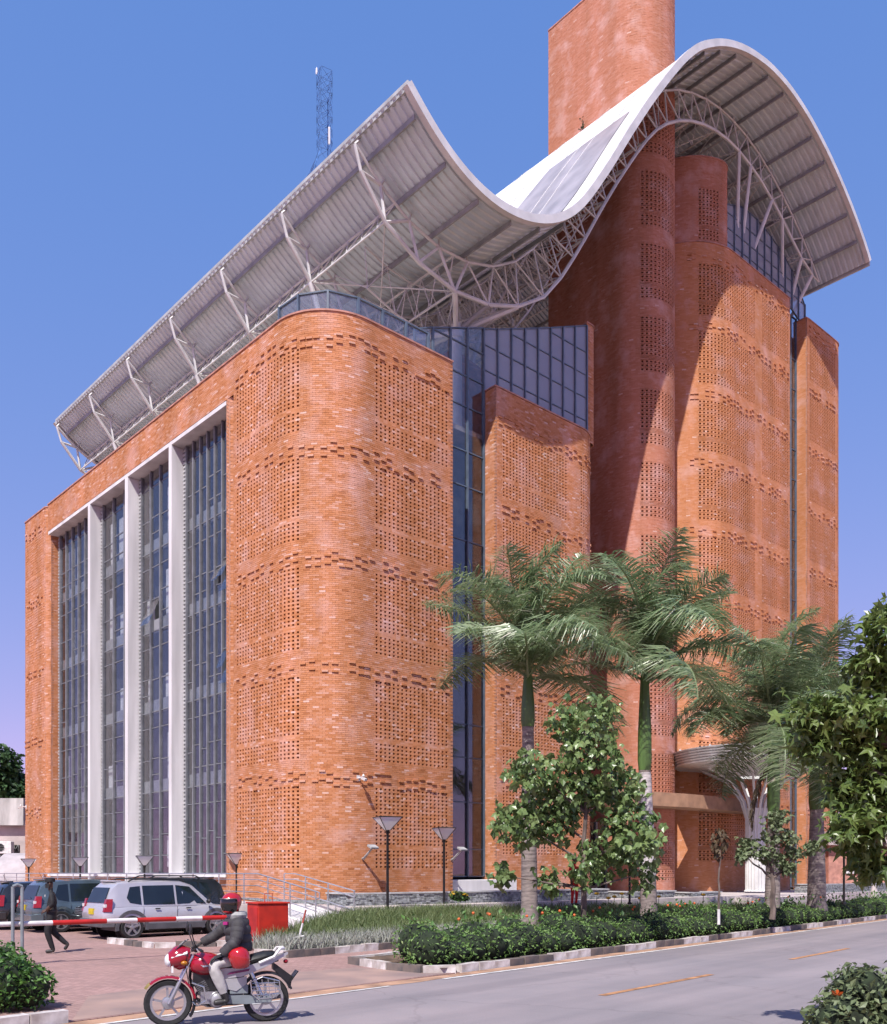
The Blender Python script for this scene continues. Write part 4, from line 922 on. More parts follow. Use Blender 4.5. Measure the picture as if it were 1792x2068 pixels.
p = at(783, 1763, 29.6); lamp(p.x, p.y, 0.55, 3.66, 'taller black lamp post in the grass before the rounded brick corner', 0.37)
p = at(897, 1763, 33.3); lamp(p.x, p.y, 0.7, 3.50, 'black lamp post by the planter in front of the glass slot', 0.33)
p = at(1705, 1763, 36); lamp(p.x, p.y, 0.7, 3.4, 'black lamp post under the star leaved tree on the right')
p = at(1272, 1763, 36); lamp(p.x, p.y, 0.7, 3.3, 'black lamp post mostly hidden behind the young tree')
# ================================================================== plants
def scatter(tplV, tplF, pos, rot, scale):
    """many copies of a leaf as one array mesh; rot (n,3,3)"""
    n = len(pos); V = np.einsum('nij,kj->nki', rot, tplV)*np.asarray(scale).reshape(-1, 1, 1)+pos[:, None, :]
    F = (np.asarray(tplF)[None]+len(tplV)*np.arange(n)[:, None, None]).reshape(-1, len(tplF[0]))
    return V.reshape(-1, 3), F
def rand_rot(rg, n, droop=None, tilt=1.0):
    """random leaf frames: x along the leaf, z the leaf's normal; droop = mean downward pitch"""
    yaw = rg.uniform(0, 2*PI, n); pit = rg.normal(-(droop or 0.0), 0.4*tilt, n); rol = rg.normal(0, 0.5*tilt, n)
    cy, sy, cp, sp, cr, sr = np.cos(yaw), np.sin(yaw), np.cos(pit), np.sin(pit), np.cos(rol), np.sin(rol); z = np.zeros(n); o = np.ones(n)
    def M(*r): return np.stack([np.stack(x, -1) for x in r], 1)
    Rz = M((cy, -sy, z), (sy, cy, z), (z, z, o)); Ry = M((cp, z, -sp), (z, o, z), (sp, z, cp)); Rx = M((o, z, z), (z, cr, -sr), (z, sr, cr))
    return Rz @ Ry @ Rx
LEAF = (np.array([(0, 0, 0), (.45, .28, .05), (1, 0, -.12), (.45, -.28, .05), (.5, 0, -.03)]), [(0, 4, 1), (1, 4, 2), (2, 4, 3), (3, 4, 0)])
LEAF2 = (np.array([(0, 0, 0), (.4, .25, .06), (1, 0, -.1), (.4, -.25, .06)]), [(0, 2, 1), (0, 3, 2)])
def star_tpl(lobes=5, inner=0.30, droop=0.22):
    pts = [(0, 0, 0)]; c = (0.42, 0, 0)
    v = [(0.0, 0, 0)]
    for i in range(lobes*2-1):
        an = PI*0.86*(1-2*(i)/(lobes*2-2)); rr = (0.62-0.12*abs(math.sin(an/1.6))) if i % 2 == 0 else inner
        v.append((0.36+rr*math.cos(an), rr*math.sin(an), -droop*rr*rr*2.2+(0.03 if i % 2 else 0)))
    v.append((0.34, 0, 0.03)); n = len(v); f = [(n-1, i+1, i) for i in range(0, n-2)] + [(n-1, 0, n-2)]
    return np.array(v), f
STAR = star_tpl(5, 0.20); MAPLE = star_tpl(5, 0.36, 0.3)
def foliage_mesh(name, tpl, pos, rg, size, droop, tilt=1.0, m='tree_leaf', jitter=0.5):
    n = len(pos); sc = size*rg.uniform(1-jitter, 1+jitter, n)
    V, F = scatter(tpl[0], tpl[1], pos, rand_rot(rg, n, droop, tilt), sc)
    me = npmesh(name, V, F, np.repeat(rg.beta(2, 2, n), len(tpl[1]))); me.materials.append(MATS[m]); return me
def in_ball(rg, n, c, r, shell=0.5):
    d = rg.normal(size=(n, 3)); d /= np.linalg.norm(d, axis=1)[:, None]; q = rg.uniform(shell**3, 1, n)**(1/3)
    return np.array(c)+d*np.array(r)*q[:, None]
# ---- royal palms
def frond_mesh(name, L, droop, seed, m='palm_leaf', half=0.62, lift=0.55, n=46, hang=0.55):
    rg = np.random.default_rng(seed); ns = 14; t = np.linspace(0, 1, ns)
    ang = lift-droop*t**1.25; ds = L/(ns-1); x = np.concatenate([[0], np.cumsum(np.cos(ang[:-1])*ds)]); z = np.concatenate([[0], np.cumsum(np.sin(ang[:-1])*ds)])
    V, F, RN = [], [], []
    mbx = MB(); mbx.tube([(float(a), 0, float(b)) for a, b in zip(x, z)], [0.045*(1-0.85*q)+.004 for q in t], 5)
    V += [tuple(p) for p in mbx.v]; 
    for f in mbx.f:
        if len(f) == 4: F.append(f); RN.append(0.75)
    for i in range(n):
        q = 0.10+0.9*i/(n-1); px, pz = np.interp(q, t, x), np.interp(q, t, z); an = np.interp(q, t, ang)
        ll = half*(0.45+1.25*math.sin(PI*min(1, q*0.93+0.07))**0.8)*(1.0 if q < .93 else .7)
        for sd_ in (-1, 1):
            for rep in ((0, 1) if rg.random() < .45 else (int(rg.integers(0, 2)),)):
                fw = 0.40+rg.normal(0, .18); up = (0.35 if rep else -0.15)+rg.normal(0, .18); ln = ll*rg.uniform(.85, 1.12)
                d0 = np.array([math.cos(an)*fw-math.sin(an)*up*.3, sd_*1.0, math.sin(an)*fw+up*math.cos(an)]); d0 /= np.linalg.norm(d0)
                p0 = np.array([px, 0, pz]); p1 = p0+d0*ln*.5; d1 = d0+np.array([0.05, 0, -hang*(0.7+rg.uniform(0, .8))]); d1 /= np.linalg.norm(d1)
                p2 = p1+d1*ln*.55; wv = np.cross(d0, [0, 0, 1]); wv /= (np.linalg.norm(wv)+1e-6); wv = wv*0.016+np.array([0, 0, .010])
                k = len(V); V += [tuple(p0-wv*.6), tuple(p0+wv*.6), tuple(p1+wv), tuple(p1-wv), tuple(p2+wv*.2), tuple(p2-wv*.2)]
                F += [(k, k+1, k+2, k+3), (k+3, k+2, k+4, k+5)]; r_ = float(rg.beta(1.8, 2.4)); RN += [r_, min(1, r_*1.15)]
    me = npmesh(name, V, F, RN); me.materials.append(MATS[m]); return me
FRONDS = [frond_mesh('frond', 4.2, d, 50+i, lift=l, half=.74, n=92, hang=.55) for i, (d, l) in enumerate(((1.0, 1.2), (1.5, 1.3), (1.9, 1.25), (1.3, 1.15), (2.3, 1.35), (1.7, 1.1)))]
FROND_DRY = frond_mesh('frond', 2.6, .7, 77, 'palm_dry', 0.35, lift=-1.0, hang=0.9)
def palm(X, Y, z0, h_trunk, h_shaft, r0, label, nf, size, seed, white=False, lean=(0, 0), dry=0, pitch=(1.5, -0.15)):
    rg = random.Random(seed); o = thing('royal_palm', label, 'palm tree', (X, Y, z0), 0, 'royal palms in the front garden')
    top = Vector((lean[0], lean[1], h_trunk)); mm = MB(); pr = [(1.35, -0.1), (1.3, .03), (1.05, .14), (1.0, .35), (.86, .7), (.74, .97), (.76, 1.0)]
    pts = [Vector((lean[0]*max(0, q), lean[1]*max(0, q), h_trunk*q)) for _, q in pr]; mm.tube(pts, [r0*a for a, _ in pr], 14)
    t = mm.build('trunk', 'palm_bark', o, smooth=True)
    k = 0; z = h_trunk*.2
    while z < h_trunk*.98:                                    # leaf scars ring the trunk
        q = z/h_trunk; rr = r0*np.interp(q, [p for _, p in pr], [a for a, _ in pr]); mm = MB(); mm.tube([(lean[0]*q, lean[1]*q, z-.008), (lean[0]*q, lean[1]*q, z+.012)], float(rr)+.008, 14); mm.build('leaf_scar', 'palm_bark', t, smooth=True); z += 0.22
    if white:
        mm = MB(); q0, q1 = .33, .985; zz = [h_trunk*(q0+(q1-q0)*i/6) for i in range(7)]
        mm.tube([(lean[0]*z/h_trunk, lean[1]*z/h_trunk, z) for z in zz], [float(r0*np.interp(z/h_trunk, [p for _, p in pr], [a for a, _ in pr]))+.012 for z in zz], 14, cap=False); mm.build('paint_coat', 'palm_white', t, smooth=True)
    mm = MB(); mm.tube([top+Vector((0, 0, h_shaft*q)) for q in (0, .1, .35, .75, 1.0)], [r0*a for a in (.78, .9, .86, .6, .42)], 12); mm.build('crownshaft', 'palm_green', o, smooth=True)
    for i in range(nf):
        q = i/max(1, nf-1); el = pitch[0]+(pitch[1]-pitch[0])*q; az = i*2.39996+rg.uniform(-.3, .3)
        fr = link('frond', FRONDS[(i*5+seed) % len(FRONDS)], None, o, top+Vector((0, 0, h_shaft*(1.0-.22*q))), (rg.uniform(-.3, .3), -(el-0.75)*0.9, az)); s_ = size*rg.uniform(.86, 1.12); fr.scale = (s_, s_, s_)
    for i in range(dry):
        fr = link('frond', FROND_DRY, None, o, top+Vector((0, 0, h_shaft*.55)), (0, 0, PI*0.86+i*.5), label='dry brown hanging frond'); fr.scale = (1.0, 1.0, 1.0)
    sp = MB(); sp.tube([top+Vector((0, 0, h_shaft*.9)), top+Vector((.05, 0, h_shaft+1.3)), top+Vector((.12, 0, h_shaft+2.2))], [.05, .03, .004], 6); sp.build('spear_leaf', 'palm_green', o, smooth=True)
    return o
p = at(1070, 1840, 28.2); palm(p.x, p.y, .15, 6.1, 1.8, .235, 'leftmost royal palm with plain grey trunk left of the young broadleaf tree', 17, 1.0, 3, lean=(-.05, 0))
p = at(1312, 1835, 30.0); palm(p.x, p.y, .15, 5.0, 3.5, .25, 'royal palm with whitish painted trunk and long green crownshaft', 17, 1.0, 8, white=True, lean=(-.15, 0))
p = at(1560, 1822, 33.0); palm(p.x, p.y, .3, 3.7, 3.4, .25, 'royal palm behind the bushy sapling with drooping fronds and one dry frond', 17, .98, 13, lean=(.05, 0), dry=1, pitch=(1.3, -0.6))
p = at(1650, 1815, 36.0); palm(p.x, p.y, .3, 4.0, 3.0, .33, 'rightmost royal palm with swollen trunk base partly behind the star leaved tree', 15, 1.1, 21, lean=(.0, 0))
# ---- broadleaf trees
def limb(mm, p, q, r0, r1, rg, n=5, wob=.08):
    p, q = Vector(p), Vector(q); pts = [p.lerp(q, i/n)+Vector((rg.uniform(-wob, wob), rg.uniform(-wob, wob), 0))*(0 if i in (0, n) else 1) for i in range(n+1)]
    mm.tube(pts, [r0+(r1-r0)*i/n for i in range(n+1)], 7); return pts
def tree(name, label, base, trunk_top, r0, clumps, tpl, m, size, per, seed, droop=0.9, cat='tree', parts=0, group=None, shell=.45, bark='bark'):
    """clumps: (x, y, z, rx, ry, rz) relative to base; a limb reaches into each"""
    o = thing(name, label, cat, base, 0, group); rg = random.Random(seed); ng = np.random.default_rng(seed)
    mm = MB(); tp = limb(mm, (0, 0, -.15), trunk_top, r0, r0*.35, rg, 8, r0*.4)
    for c in clumps:
        j = min(range(2, len(tp)), key=lambda k: abs(tp[k].z-(c[2]-.5*abs(c[0])-.25)))
        limb(mm, tp[j], (c[0], c[1], c[2]), r0*.42, r0*.12, rg, 5, .05)
    mm.build('trunk', bark, o, smooth=True)
    pos = []
    for c in clumps:
        v = c[3]*c[4]*c[5]; n = int(per*max(.12, v**.75)); pos.append(in_ball(ng, n, c[:3], c[3:6], shell))
    pos = np.concatenate(pos); pos = pos+ng.normal(0, .07*max(.6, min(1.5, size*6)), pos.shape)
    if parts:
        key = -pos[:, 1]; idx = np.argsort(-key)[:parts*3]; sel = ng.choice(idx, parts, replace=False); rest_ = np.setdiff1d(np.arange(len(pos)), sel)
        lmes = []
        for k in range(4):
            me = npmesh('leaf', tpl[0], tpl[1], np.full(len(tpl[1]), .2+.2*k)); me.materials.append(MATS[m]); lmes.append(me)
        cr = link('crown', None, None, o)
        for i in sel:
            lf = link('leaf', lmes[i % 4], None, cr, pos[i], (ng.normal(0, .5), droop+ng.normal(0, .4), ng.uniform(0, 2*PI))); s_ = size*ng.uniform(.7, 1.3); lf.scale = (s_, s_, s_)
        f = link('foliage', foliage_mesh('foliage', tpl, pos[rest_], ng, size, droop, 1.0, m), None, cr, kind='stuff')
    else: link('crown', foliage_mesh('crown', tpl, pos, ng, size, droop, 1.0, m), None, o, kind='stuff')
    return o
def pclump(x, y, rx, rz, Y, base, dy=0.0, ry=None):
    """clump from photo column/row, half width and half height in photo px at depth Y, relative to base"""
    q = at(x, y, Y); s_ = Y/1910; return (q.x-base.x, dy, q.z-base.z, rx*s_, (ry or rx)*s_, rz*s_)
bs_ = at(1180, 1866, 24.0); bs_.z = .35
cl = [pclump(1180, 1450, 72, 52, 24, bs_, .1), pclump(1195, 1530, 70, 62, 24, bs_, -.1), pclump(1075, 1560, 62, 46, 24, bs_, -.3), pclump(1155, 1600, 70, 45, 24, bs_, .3), pclump(1050, 1660, 60, 52, 24, bs_, -.1),
      pclump(1120, 1650, 55, 55, 24, bs_, .3), pclump(1255, 1600, 60, 55, 24, bs_, .2), pclump(1280, 1690, 62, 62, 24, bs_, -.2), pclump(1230, 1720, 60, 52, 24, bs_, .2), pclump(1180, 1750, 38, 40, 24, bs_, -.3),
      pclump(1018, 1768, 26, 28, 24, bs_, 0), pclump(1105, 1775, 26, 30, 24, bs_, .1), pclump(1300, 1765, 30, 32, 24, bs_, .1)]
tree('young_tree', 'young broadleaf tree with drooping lobed leaves between the two left palms', bs_, (0.05, 0, 5.0), .085, cl, MAPLE, 'tree_leaf', .20, 500, 31, .95, shell=.2)
bs_ = at(1560, 1830, 29.5); bs_.z = .6
cl = [pclump(1556, 1672, 26, 34, 29.5, bs_, -.1), pclump(1512, 1706, 20, 16, 29.5, bs_, .2), pclump(1535, 1722, 22, 20, 29.5, bs_, -.2), pclump(1592, 1690, 24, 18, 29.5, bs_, 0), pclump(1615, 1722, 24, 15, 29.5, bs_, .1), pclump(1570, 1735, 30, 22, 29.5, bs_, .1), pclump(1575, 1648, 18, 16, 29.5, bs_, 0), pclump(1640, 1708, 12, 11, 29.5, bs_, 0), pclump(1590, 1752, 14, 12, 29.5, bs_, -.1), pclump(1500, 1726, 11, 10, 29.5, bs_, 0)]
tree('sapling', 'bushy dull green sapling in front of the white canopy column', bs_, (0, 0, 2.4), .10, cl, MAPLE, 'dull_leaf', .14, 900, 33, .7, shell=.1)
bs_ = at(1990, 2050, 10.0); bs_.z = .12
cl = [pclump(x+22, y, rx*.95, rz*.92, 10.0, bs_, dy*.7) for x, y, rx, rz, dy in ((1765, 1270, 45, 60, 0), (1740, 1340, 48, 40, .2), (1790, 1360, 60, 60, .5), (1680, 1440, 70, 38, -.1), (1620, 1430, 60, 32, 0), (1640, 1490, 58, 38, .1), (1720, 1480, 70, 50, .3), (1770, 1460, 60, 60, 0),
      (1740, 1540, 70, 40, .2), (1780, 1600, 60, 50, 0), (1700, 1590, 40, 34, .2), (1740, 1640, 50, 36, 0), (1690, 1665, 42, 30, -.1), (1720, 1690, 36, 28, .1), (1790, 1520, 60, 60, .4), (1840, 1400, 90, 110, .3), (1850, 1580, 90, 110, .3), (1940, 1480, 110, 140, .4), (1950, 1300, 110, 110, .3), (1765, 1745, 26, 24, .4))]
tree('star_leaf_tree', 'large tree with glossy star shaped leaves reaching in from the right edge', bs_, (0.1, 0, 4.2), .13, cl, STAR, 'star_leaf', .155, 1500, 35, .75, parts=280, shell=.3)
# stake with thin stem
def stem(x, y, Y, z0, h, label):
    o = thing('planted_stem', label, 'sapling', (at(x, y, Y).x, Y, z0), 0); rg = random.Random(3)
    mm = MB(); limb(mm, (0, 0, .32), (.03, 0, h), .035, .02, rg, 6, .02); mm.build('stem', 'bark', o, smooth=True)
    mm = MB(); mm.tube([(0, 0, -.1), (0, 0, .33)], .042, 8); mm.build('painted_foot', 'boom_white', o, smooth=True)
    ng = np.random.default_rng(4); link('crown', foliage_mesh('crown', LEAF, in_ball(ng, 140, (0, 0, h+.2), (.28, .28, .45), .1), ng, .16, .9, 1, 'palm_dry'), None, o, kind='stuff')
stem(1452, 1830, 26.5, .55, 2.0, 'thin dark sapling stem with white painted foot below the dry frond')
# ---- hedge along the kerb and bushes
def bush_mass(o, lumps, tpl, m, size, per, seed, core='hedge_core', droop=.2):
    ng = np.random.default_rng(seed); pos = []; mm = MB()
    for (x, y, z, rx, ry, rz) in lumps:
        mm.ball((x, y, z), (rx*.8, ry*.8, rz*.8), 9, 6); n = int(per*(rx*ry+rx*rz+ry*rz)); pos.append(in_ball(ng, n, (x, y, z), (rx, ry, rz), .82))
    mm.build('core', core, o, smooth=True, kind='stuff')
    pos = np.concatenate(pos); pos = pos[pos[:, 2] > 0.0]
    link('foliage', foliage_mesh('foliage', tpl, pos, ng, size, droop, 1.6, m), None, o, kind='stuff'); return pos
hedge = thing('clipped_hedge', 'long low green hedge running along the black and white kerb', 'hedge', kp(0.5, 1.0, 0.08), math.atan2(KD.y, KD.x))
rg = random.Random(6); lumps = []; x = 0.3
while x < 46:
    far = min(1, x/20); h = 0.40+rg.uniform(-.10, .09)-(0.05*far)
    lumps.append((x, -.32+rg.uniform(-.08, .08), h*.75, .55+rg.uniform(-.08, .12), .42, h)); lumps.append((x+.3, .35+rg.uniform(-.1, .1), h*.9, .6, .5, h*1.12)); x += .62+far*.15
bush_mass(hedge, lumps, LEAF2, 'hedge_leaf', .075, 620, 61)
sg = np.random.default_rng(9); sp = np.stack([sg.uniform(.2, 40, 900), sg.uniform(-.5, .6, 900), sg.uniform(.6, .98, 900)], 1)
link('stray_shoots', foliage_mesh('stray_shoots', LEAF, sp, sg, .11, -.9, 1.2, 'bush_leaf'), None, hedge, kind='stuff')
fl = MB()
for k in range(26):
    x = rg.uniform(2, 26); fl.ball((x, rg.uniform(-.4, .6), .82+rg.uniform(0, .12)), .035, 6, 4)
fl.build('blossoms', 'flower_orange', hedge, kind='stuff')
def bush(label, base, lumps, m, size, per, seed, flowers=0, fm='flower_orange', name='bush'):
    o = thing(name, label, 'bush', base, 0); pos = bush_mass(o, lumps, LEAF, m, size, per, seed); ng = np.random.default_rng(seed)
    if flowers:
        cand = pos[pos[:, 2] > np.percentile(pos[:, 2], 45)]
        for i in ng.choice(len(cand), flowers, replace=False):
            f = MB(); 
            for k in range(6): a = k*PI/3; f.add([(0, 0, 0), (.045*math.cos(a-.4), .045*math.sin(a-.4), .02), (.06*math.cos(a), .06*math.sin(a), .03), (.045*math.cos(a+.4), .045*math.sin(a+.4), .02)], [(0, 1, 2, 3)])
            f.build('flower', fm, o, loc=tuple(cand[i]*1.03), rot=(ng.normal(0, .5), ng.normal(0, .5), 0))
    return o
b0 = Vector((-6.12, 13.1, .05)); bush('dense green feathery bush at the lower left corner beside the kerb', b0, [(-.5, 0, .38, .55, .5, .48), (0, -.1, .34, .5, .5, .46), (.35, .05, .26, .35, .4, .36), (-.2, .3, .48, .5, .4, .42), (-1.0, .1, .4, .6, .5, .5)], 'bush_leaf', .075, 1500, 71)
b0 = Vector((4.45, 9.2, .06)); bush('green bush with orange flowers at the lower right corner', b0, [(-.55, 0, .34, .38, .4, .40), (-.35, .1, .66, .34, .35, .30), (.1, -.05, .4, .55, .45, .5), (.28, .15, .82, .34, .4, .32), (.75, .1, .7, .5, .45, .68), (.5, -.2, .25, .65, .4, .45)], 'dull_leaf', .075, 1700, 72, 9)
for k, (x, y, Y, s_) in enumerate(((925, 1812, 31.5, .3),)):
    q = at(x, y, Y); bush('small yellow flowering shrub in the stone planter by the lamp', q-Vector((0, 0, .12)), [(0, 0, .14, .3, .25, .2), (.2, 0, .1, .2, .2, .16)], 'bush_leaf', .07, 1500, 80+k, 16, 'flower_yellow', 'flowering_shrub')
# marigold-like blooms scattered in the planters
# ---- grass: upright blades, paler trimmed edge in front
def blades(name, pts, hs, m, seed, wd=.012, parent=None, lab=None):
    ng = np.random.default_rng(seed); n = len(pts); yaw = ng.uniform(0, 2*PI, n); ln = ng.normal(0, .28, (n, 2)); h = np.asarray(hs)*ng.uniform(.55, 1.2, n)
    wv = np.stack([np.cos(yaw), np.sin(yaw), np.zeros(n)], 1)*wd; up = np.stack([ln[:, 0]*h*.5, ln[:, 1]*h*.5, h*.55], 1); tp = np.stack([ln[:, 0]*h*1.3, ln[:, 1]*h*1.3, h], 1)
    V = np.stack([pts-wv, pts+wv, pts+up+wv*.7, pts+up-wv*.7, pts+tp+wv*.12, pts+tp-wv*.12], 1).reshape(-1, 3)
    F = np.array([(0, 1, 2, 3), (3, 2, 4, 5)])[None]+6*np.arange(n)[:, None, None]
    o = link(name, npmesh(name, V, F.reshape(-1, 4), np.repeat(ng.beta(2, 2, n), 2)), m, None, kind='stuff'); o['label'] = lab; o['category'] = 'grass'; return o
ng = np.random.default_rng(5)
def region(poly, n, zf):
    poly = np.array([(p[0], p[1]) for p in poly]); lo, hi = poly.min(0), poly.max(0); out = []
    while len(out) < n:
        q = ng.uniform(lo, hi); ins = False; j = len(poly)-1
        for i in range(len(poly)):
            if (poly[i, 1] > q[1]) != (poly[j, 1] > q[1]) and q[0] < (poly[j, 0]-poly[i, 0])*(q[1]-poly[i, 1])/(poly[j, 1]-poly[i, 1])+poly[i, 0]: ins = not ins
            j = i
        if ins: out.append((q[0], q[1], zf(q[0], q[1])))
    return np.array(out)
def zgar(x, y): t, d = kinv((x, y)); return gz_(t, d)-.01
ztong = zgar
def tdp(*q): return [tuple(kp(t, d))[:2] for t, d in q]
blades('tall_grass', region(tdp((.9, 6.2), (2.2, 5.6), (12, 5.6), (12, 9.6), (7.5, 9.6), (5.2, 8.6)), 16000, zgar), .40, 'grass_blade', 1, lab='tall green grass in the bed beside the gate')
blades('pale_grass', region(tdp((.75, 5.0), (12, 5.0), (12, 5.7), (.75, 6.3)), 8000, zgar), .34, 'pale_blade', 2, .014, lab='pale spiky edging plants in front of the tall grass')
blades('lawn_grass', region(tdp((12, 5.0), (40, 4.9), (36, 6.2), (26, 7.2), (12, 9.6)), 17000, zgar), .36, 'grass_blade', 3, .013, lab='green grass growing between the hedge and the stone planters')
for i, (x, y, Y) in enumerate(((1240, 1812, 34), (1255, 1806, 34.2), (1330, 1812, 35), (1420, 1808, 36), (1205, 1806, 33.5), (1228, 1815, 33.5), (1292, 1815, 34))):
    q = at(x, y, Y); o = thing('marigold', 'small orange marigold flower below the dark planter walls', 'flower', (q.x, q.y, .5), 0, 'marigolds by the planter')
    mm = MB(); mm.tube([(0, 0, 0), (.02, 0, q.z-.5)], .012, 5); mm.build('stalk', 'palm_green', o); mm = MB(); mm.ball((.02, 0, q.z-.48), (.09, .09, .05), 8, 5); mm.build('bloom', 'flower_yellow', o)
# ---- far trees
def far_tree(label, base, clumps, seed, h):
    o = thing('background_tree', label, 'tree', base, 0); rgf = random.Random(seed); ngf = np.random.default_rng(seed); mm = MB(); limb(mm, (0, 0, 0), (0, 0, h), .4, .15, rgf, 5, .2)
    for c in clumps: limb(mm, (0, 0, h*.5), c[:3], .2, .06, rgf, 4, .2)
    mm.build('trunk', 'bark', o)
    pos = np.concatenate([in_ball(ngf, int(90*c[3]*c[5]*3), c[:3], c[3:6], .5) for c in clumps]); link('crown', foliage_mesh('crown', LEAF, pos, ngf, .55, .4, 1.3, 'far_leaf'), None, o, kind='stuff')
far_tree('dense green tree rising behind the low house at the far left', Vector((-46, 96, 0)), [(0, 0, 10, 4, 4, 4), (3.5, 1, 9, 3.5, 3, 3.2), (-3, 0, 8, 4, 4, 3.4), (1, -1, 13, 2.4, 2.4, 2), (4, 0, 6, 3, 3, 3), (-5, 0, 11, 3, 3, 3), (0, 0, 6, 5, 4, 3)], 3, 9)
far_tree('second dense tree behind the low house, cut by the left edge', Vector((-54, 99, 0)), [(0, 0, 9, 4, 4, 4), (3, 1, 11, 3.5, 3, 3.2), (-3, 0, 8, 4, 4, 3.4), (2, 0, 6, 4, 3, 3)], 5, 8)
far_tree('thin leaved tree showing above the planter at the far right', Vector((43, 92, 0)), [(0, 0, 13, 3, 3, 3), (3, 1, 11, 3.5, 3, 3.2), (-1, 0, 9, 3, 3, 3)], 6, 12)
far_tree('tree beyond the kiosk hidden behind the star leaved tree', Vector((52, 95, 0)), [(0, 0, 9, 4, 4, 4), (4, 1, 8, 3.5, 3, 3.2), (-4, 0, 7, 4, 4, 3.4)], 7, 9)
# ================================================================== vehicles
def sect(x, zb, zt, hw, tuck=.05, crown=.03, sh=.9):
    """car body cross-section at station x: sill, side, shoulder, lid"""
    pts = [(-hw*.55, zb), (-hw*.9, zb+.02), (-hw*.985, zb+.14), (-hw, zb+(zt-zb)*.45), (-hw*.985, zb+(zt-zb)*.78), (-hw*sh, zt-.03), (-hw*.62, zt+crown*.6), (-hw*.2, zt+crown)]
    return [(x, y, z) for y, z in pts]+[(x, -y, z) for y, z in reversed(pts)]
def wheel(o, x, y, rr, side, ry=.115, spokes=5):
    w_ = link('wheel', None, None, o, (x, y, rr)); s_ = side
    m = MB(); m.lathe([(rr*.70, -ry), (rr*.93, -ry*1.02), (rr, -ry*.75), (rr, ry*.75), (rr*.93, ry*1.02), (rr*.70, ry), (rr*.66, 0), (rr*.70, -ry)], n=28, ax=(0, s_, 0), cap=False); m.build('tyre', 'tyre', w_, smooth=True)
    m = MB(); m.lathe([(rr*.70, ry*.96), (rr*.62, ry*.9), (rr*.60, ry*.3), (rr*.1, ry*.1)], n=28, ax=(0, s_, 0), cap=False); m.build('rim_barrel', 'moto_engine', w_, smooth=True)
    m = MB(); m.lathe([(rr*.71, ry*.7), (rr*.71, ry*1.0), (rr*.63, ry*1.0), (rr*.63, ry*.7)], n=28, ax=(0, s_, 0), cap=False)
    for k in range(spokes):
        a = 2*PI*k/spokes+.3; d = Vector((math.cos(a), 0, math.sin(a))); t_ = Vector((-d.z, 0, d.x)); c = Vector((0, s_*ry*.86, 0))
        m.loft([[c+d*rr*.08+t_*rr*.10, c+d*rr*.08-t_*rr*.10, c+d*rr*.08-t_*rr*.10-Vector((0, s_*.03, 0)), c+d*rr*.08+t_*rr*.10-Vector((0, s_*.03, 0))], [c+d*rr*.66+t_*rr*.085, c+d*rr*.66-t_*rr*.085, c+d*rr*.66-t_*rr*.085-Vector((0, s_*.03, 0)), c+d*rr*.66+t_*rr*.085-Vector((0, s_*.03, 0))]])
    m.lathe([(rr*.17, ry*.8), (rr*.15, ry*1.0), (rr*.02, ry*1.05)], n=14, ax=(0, s_, 0)); m.build('rim', 'alloy', w_, smooth=True)
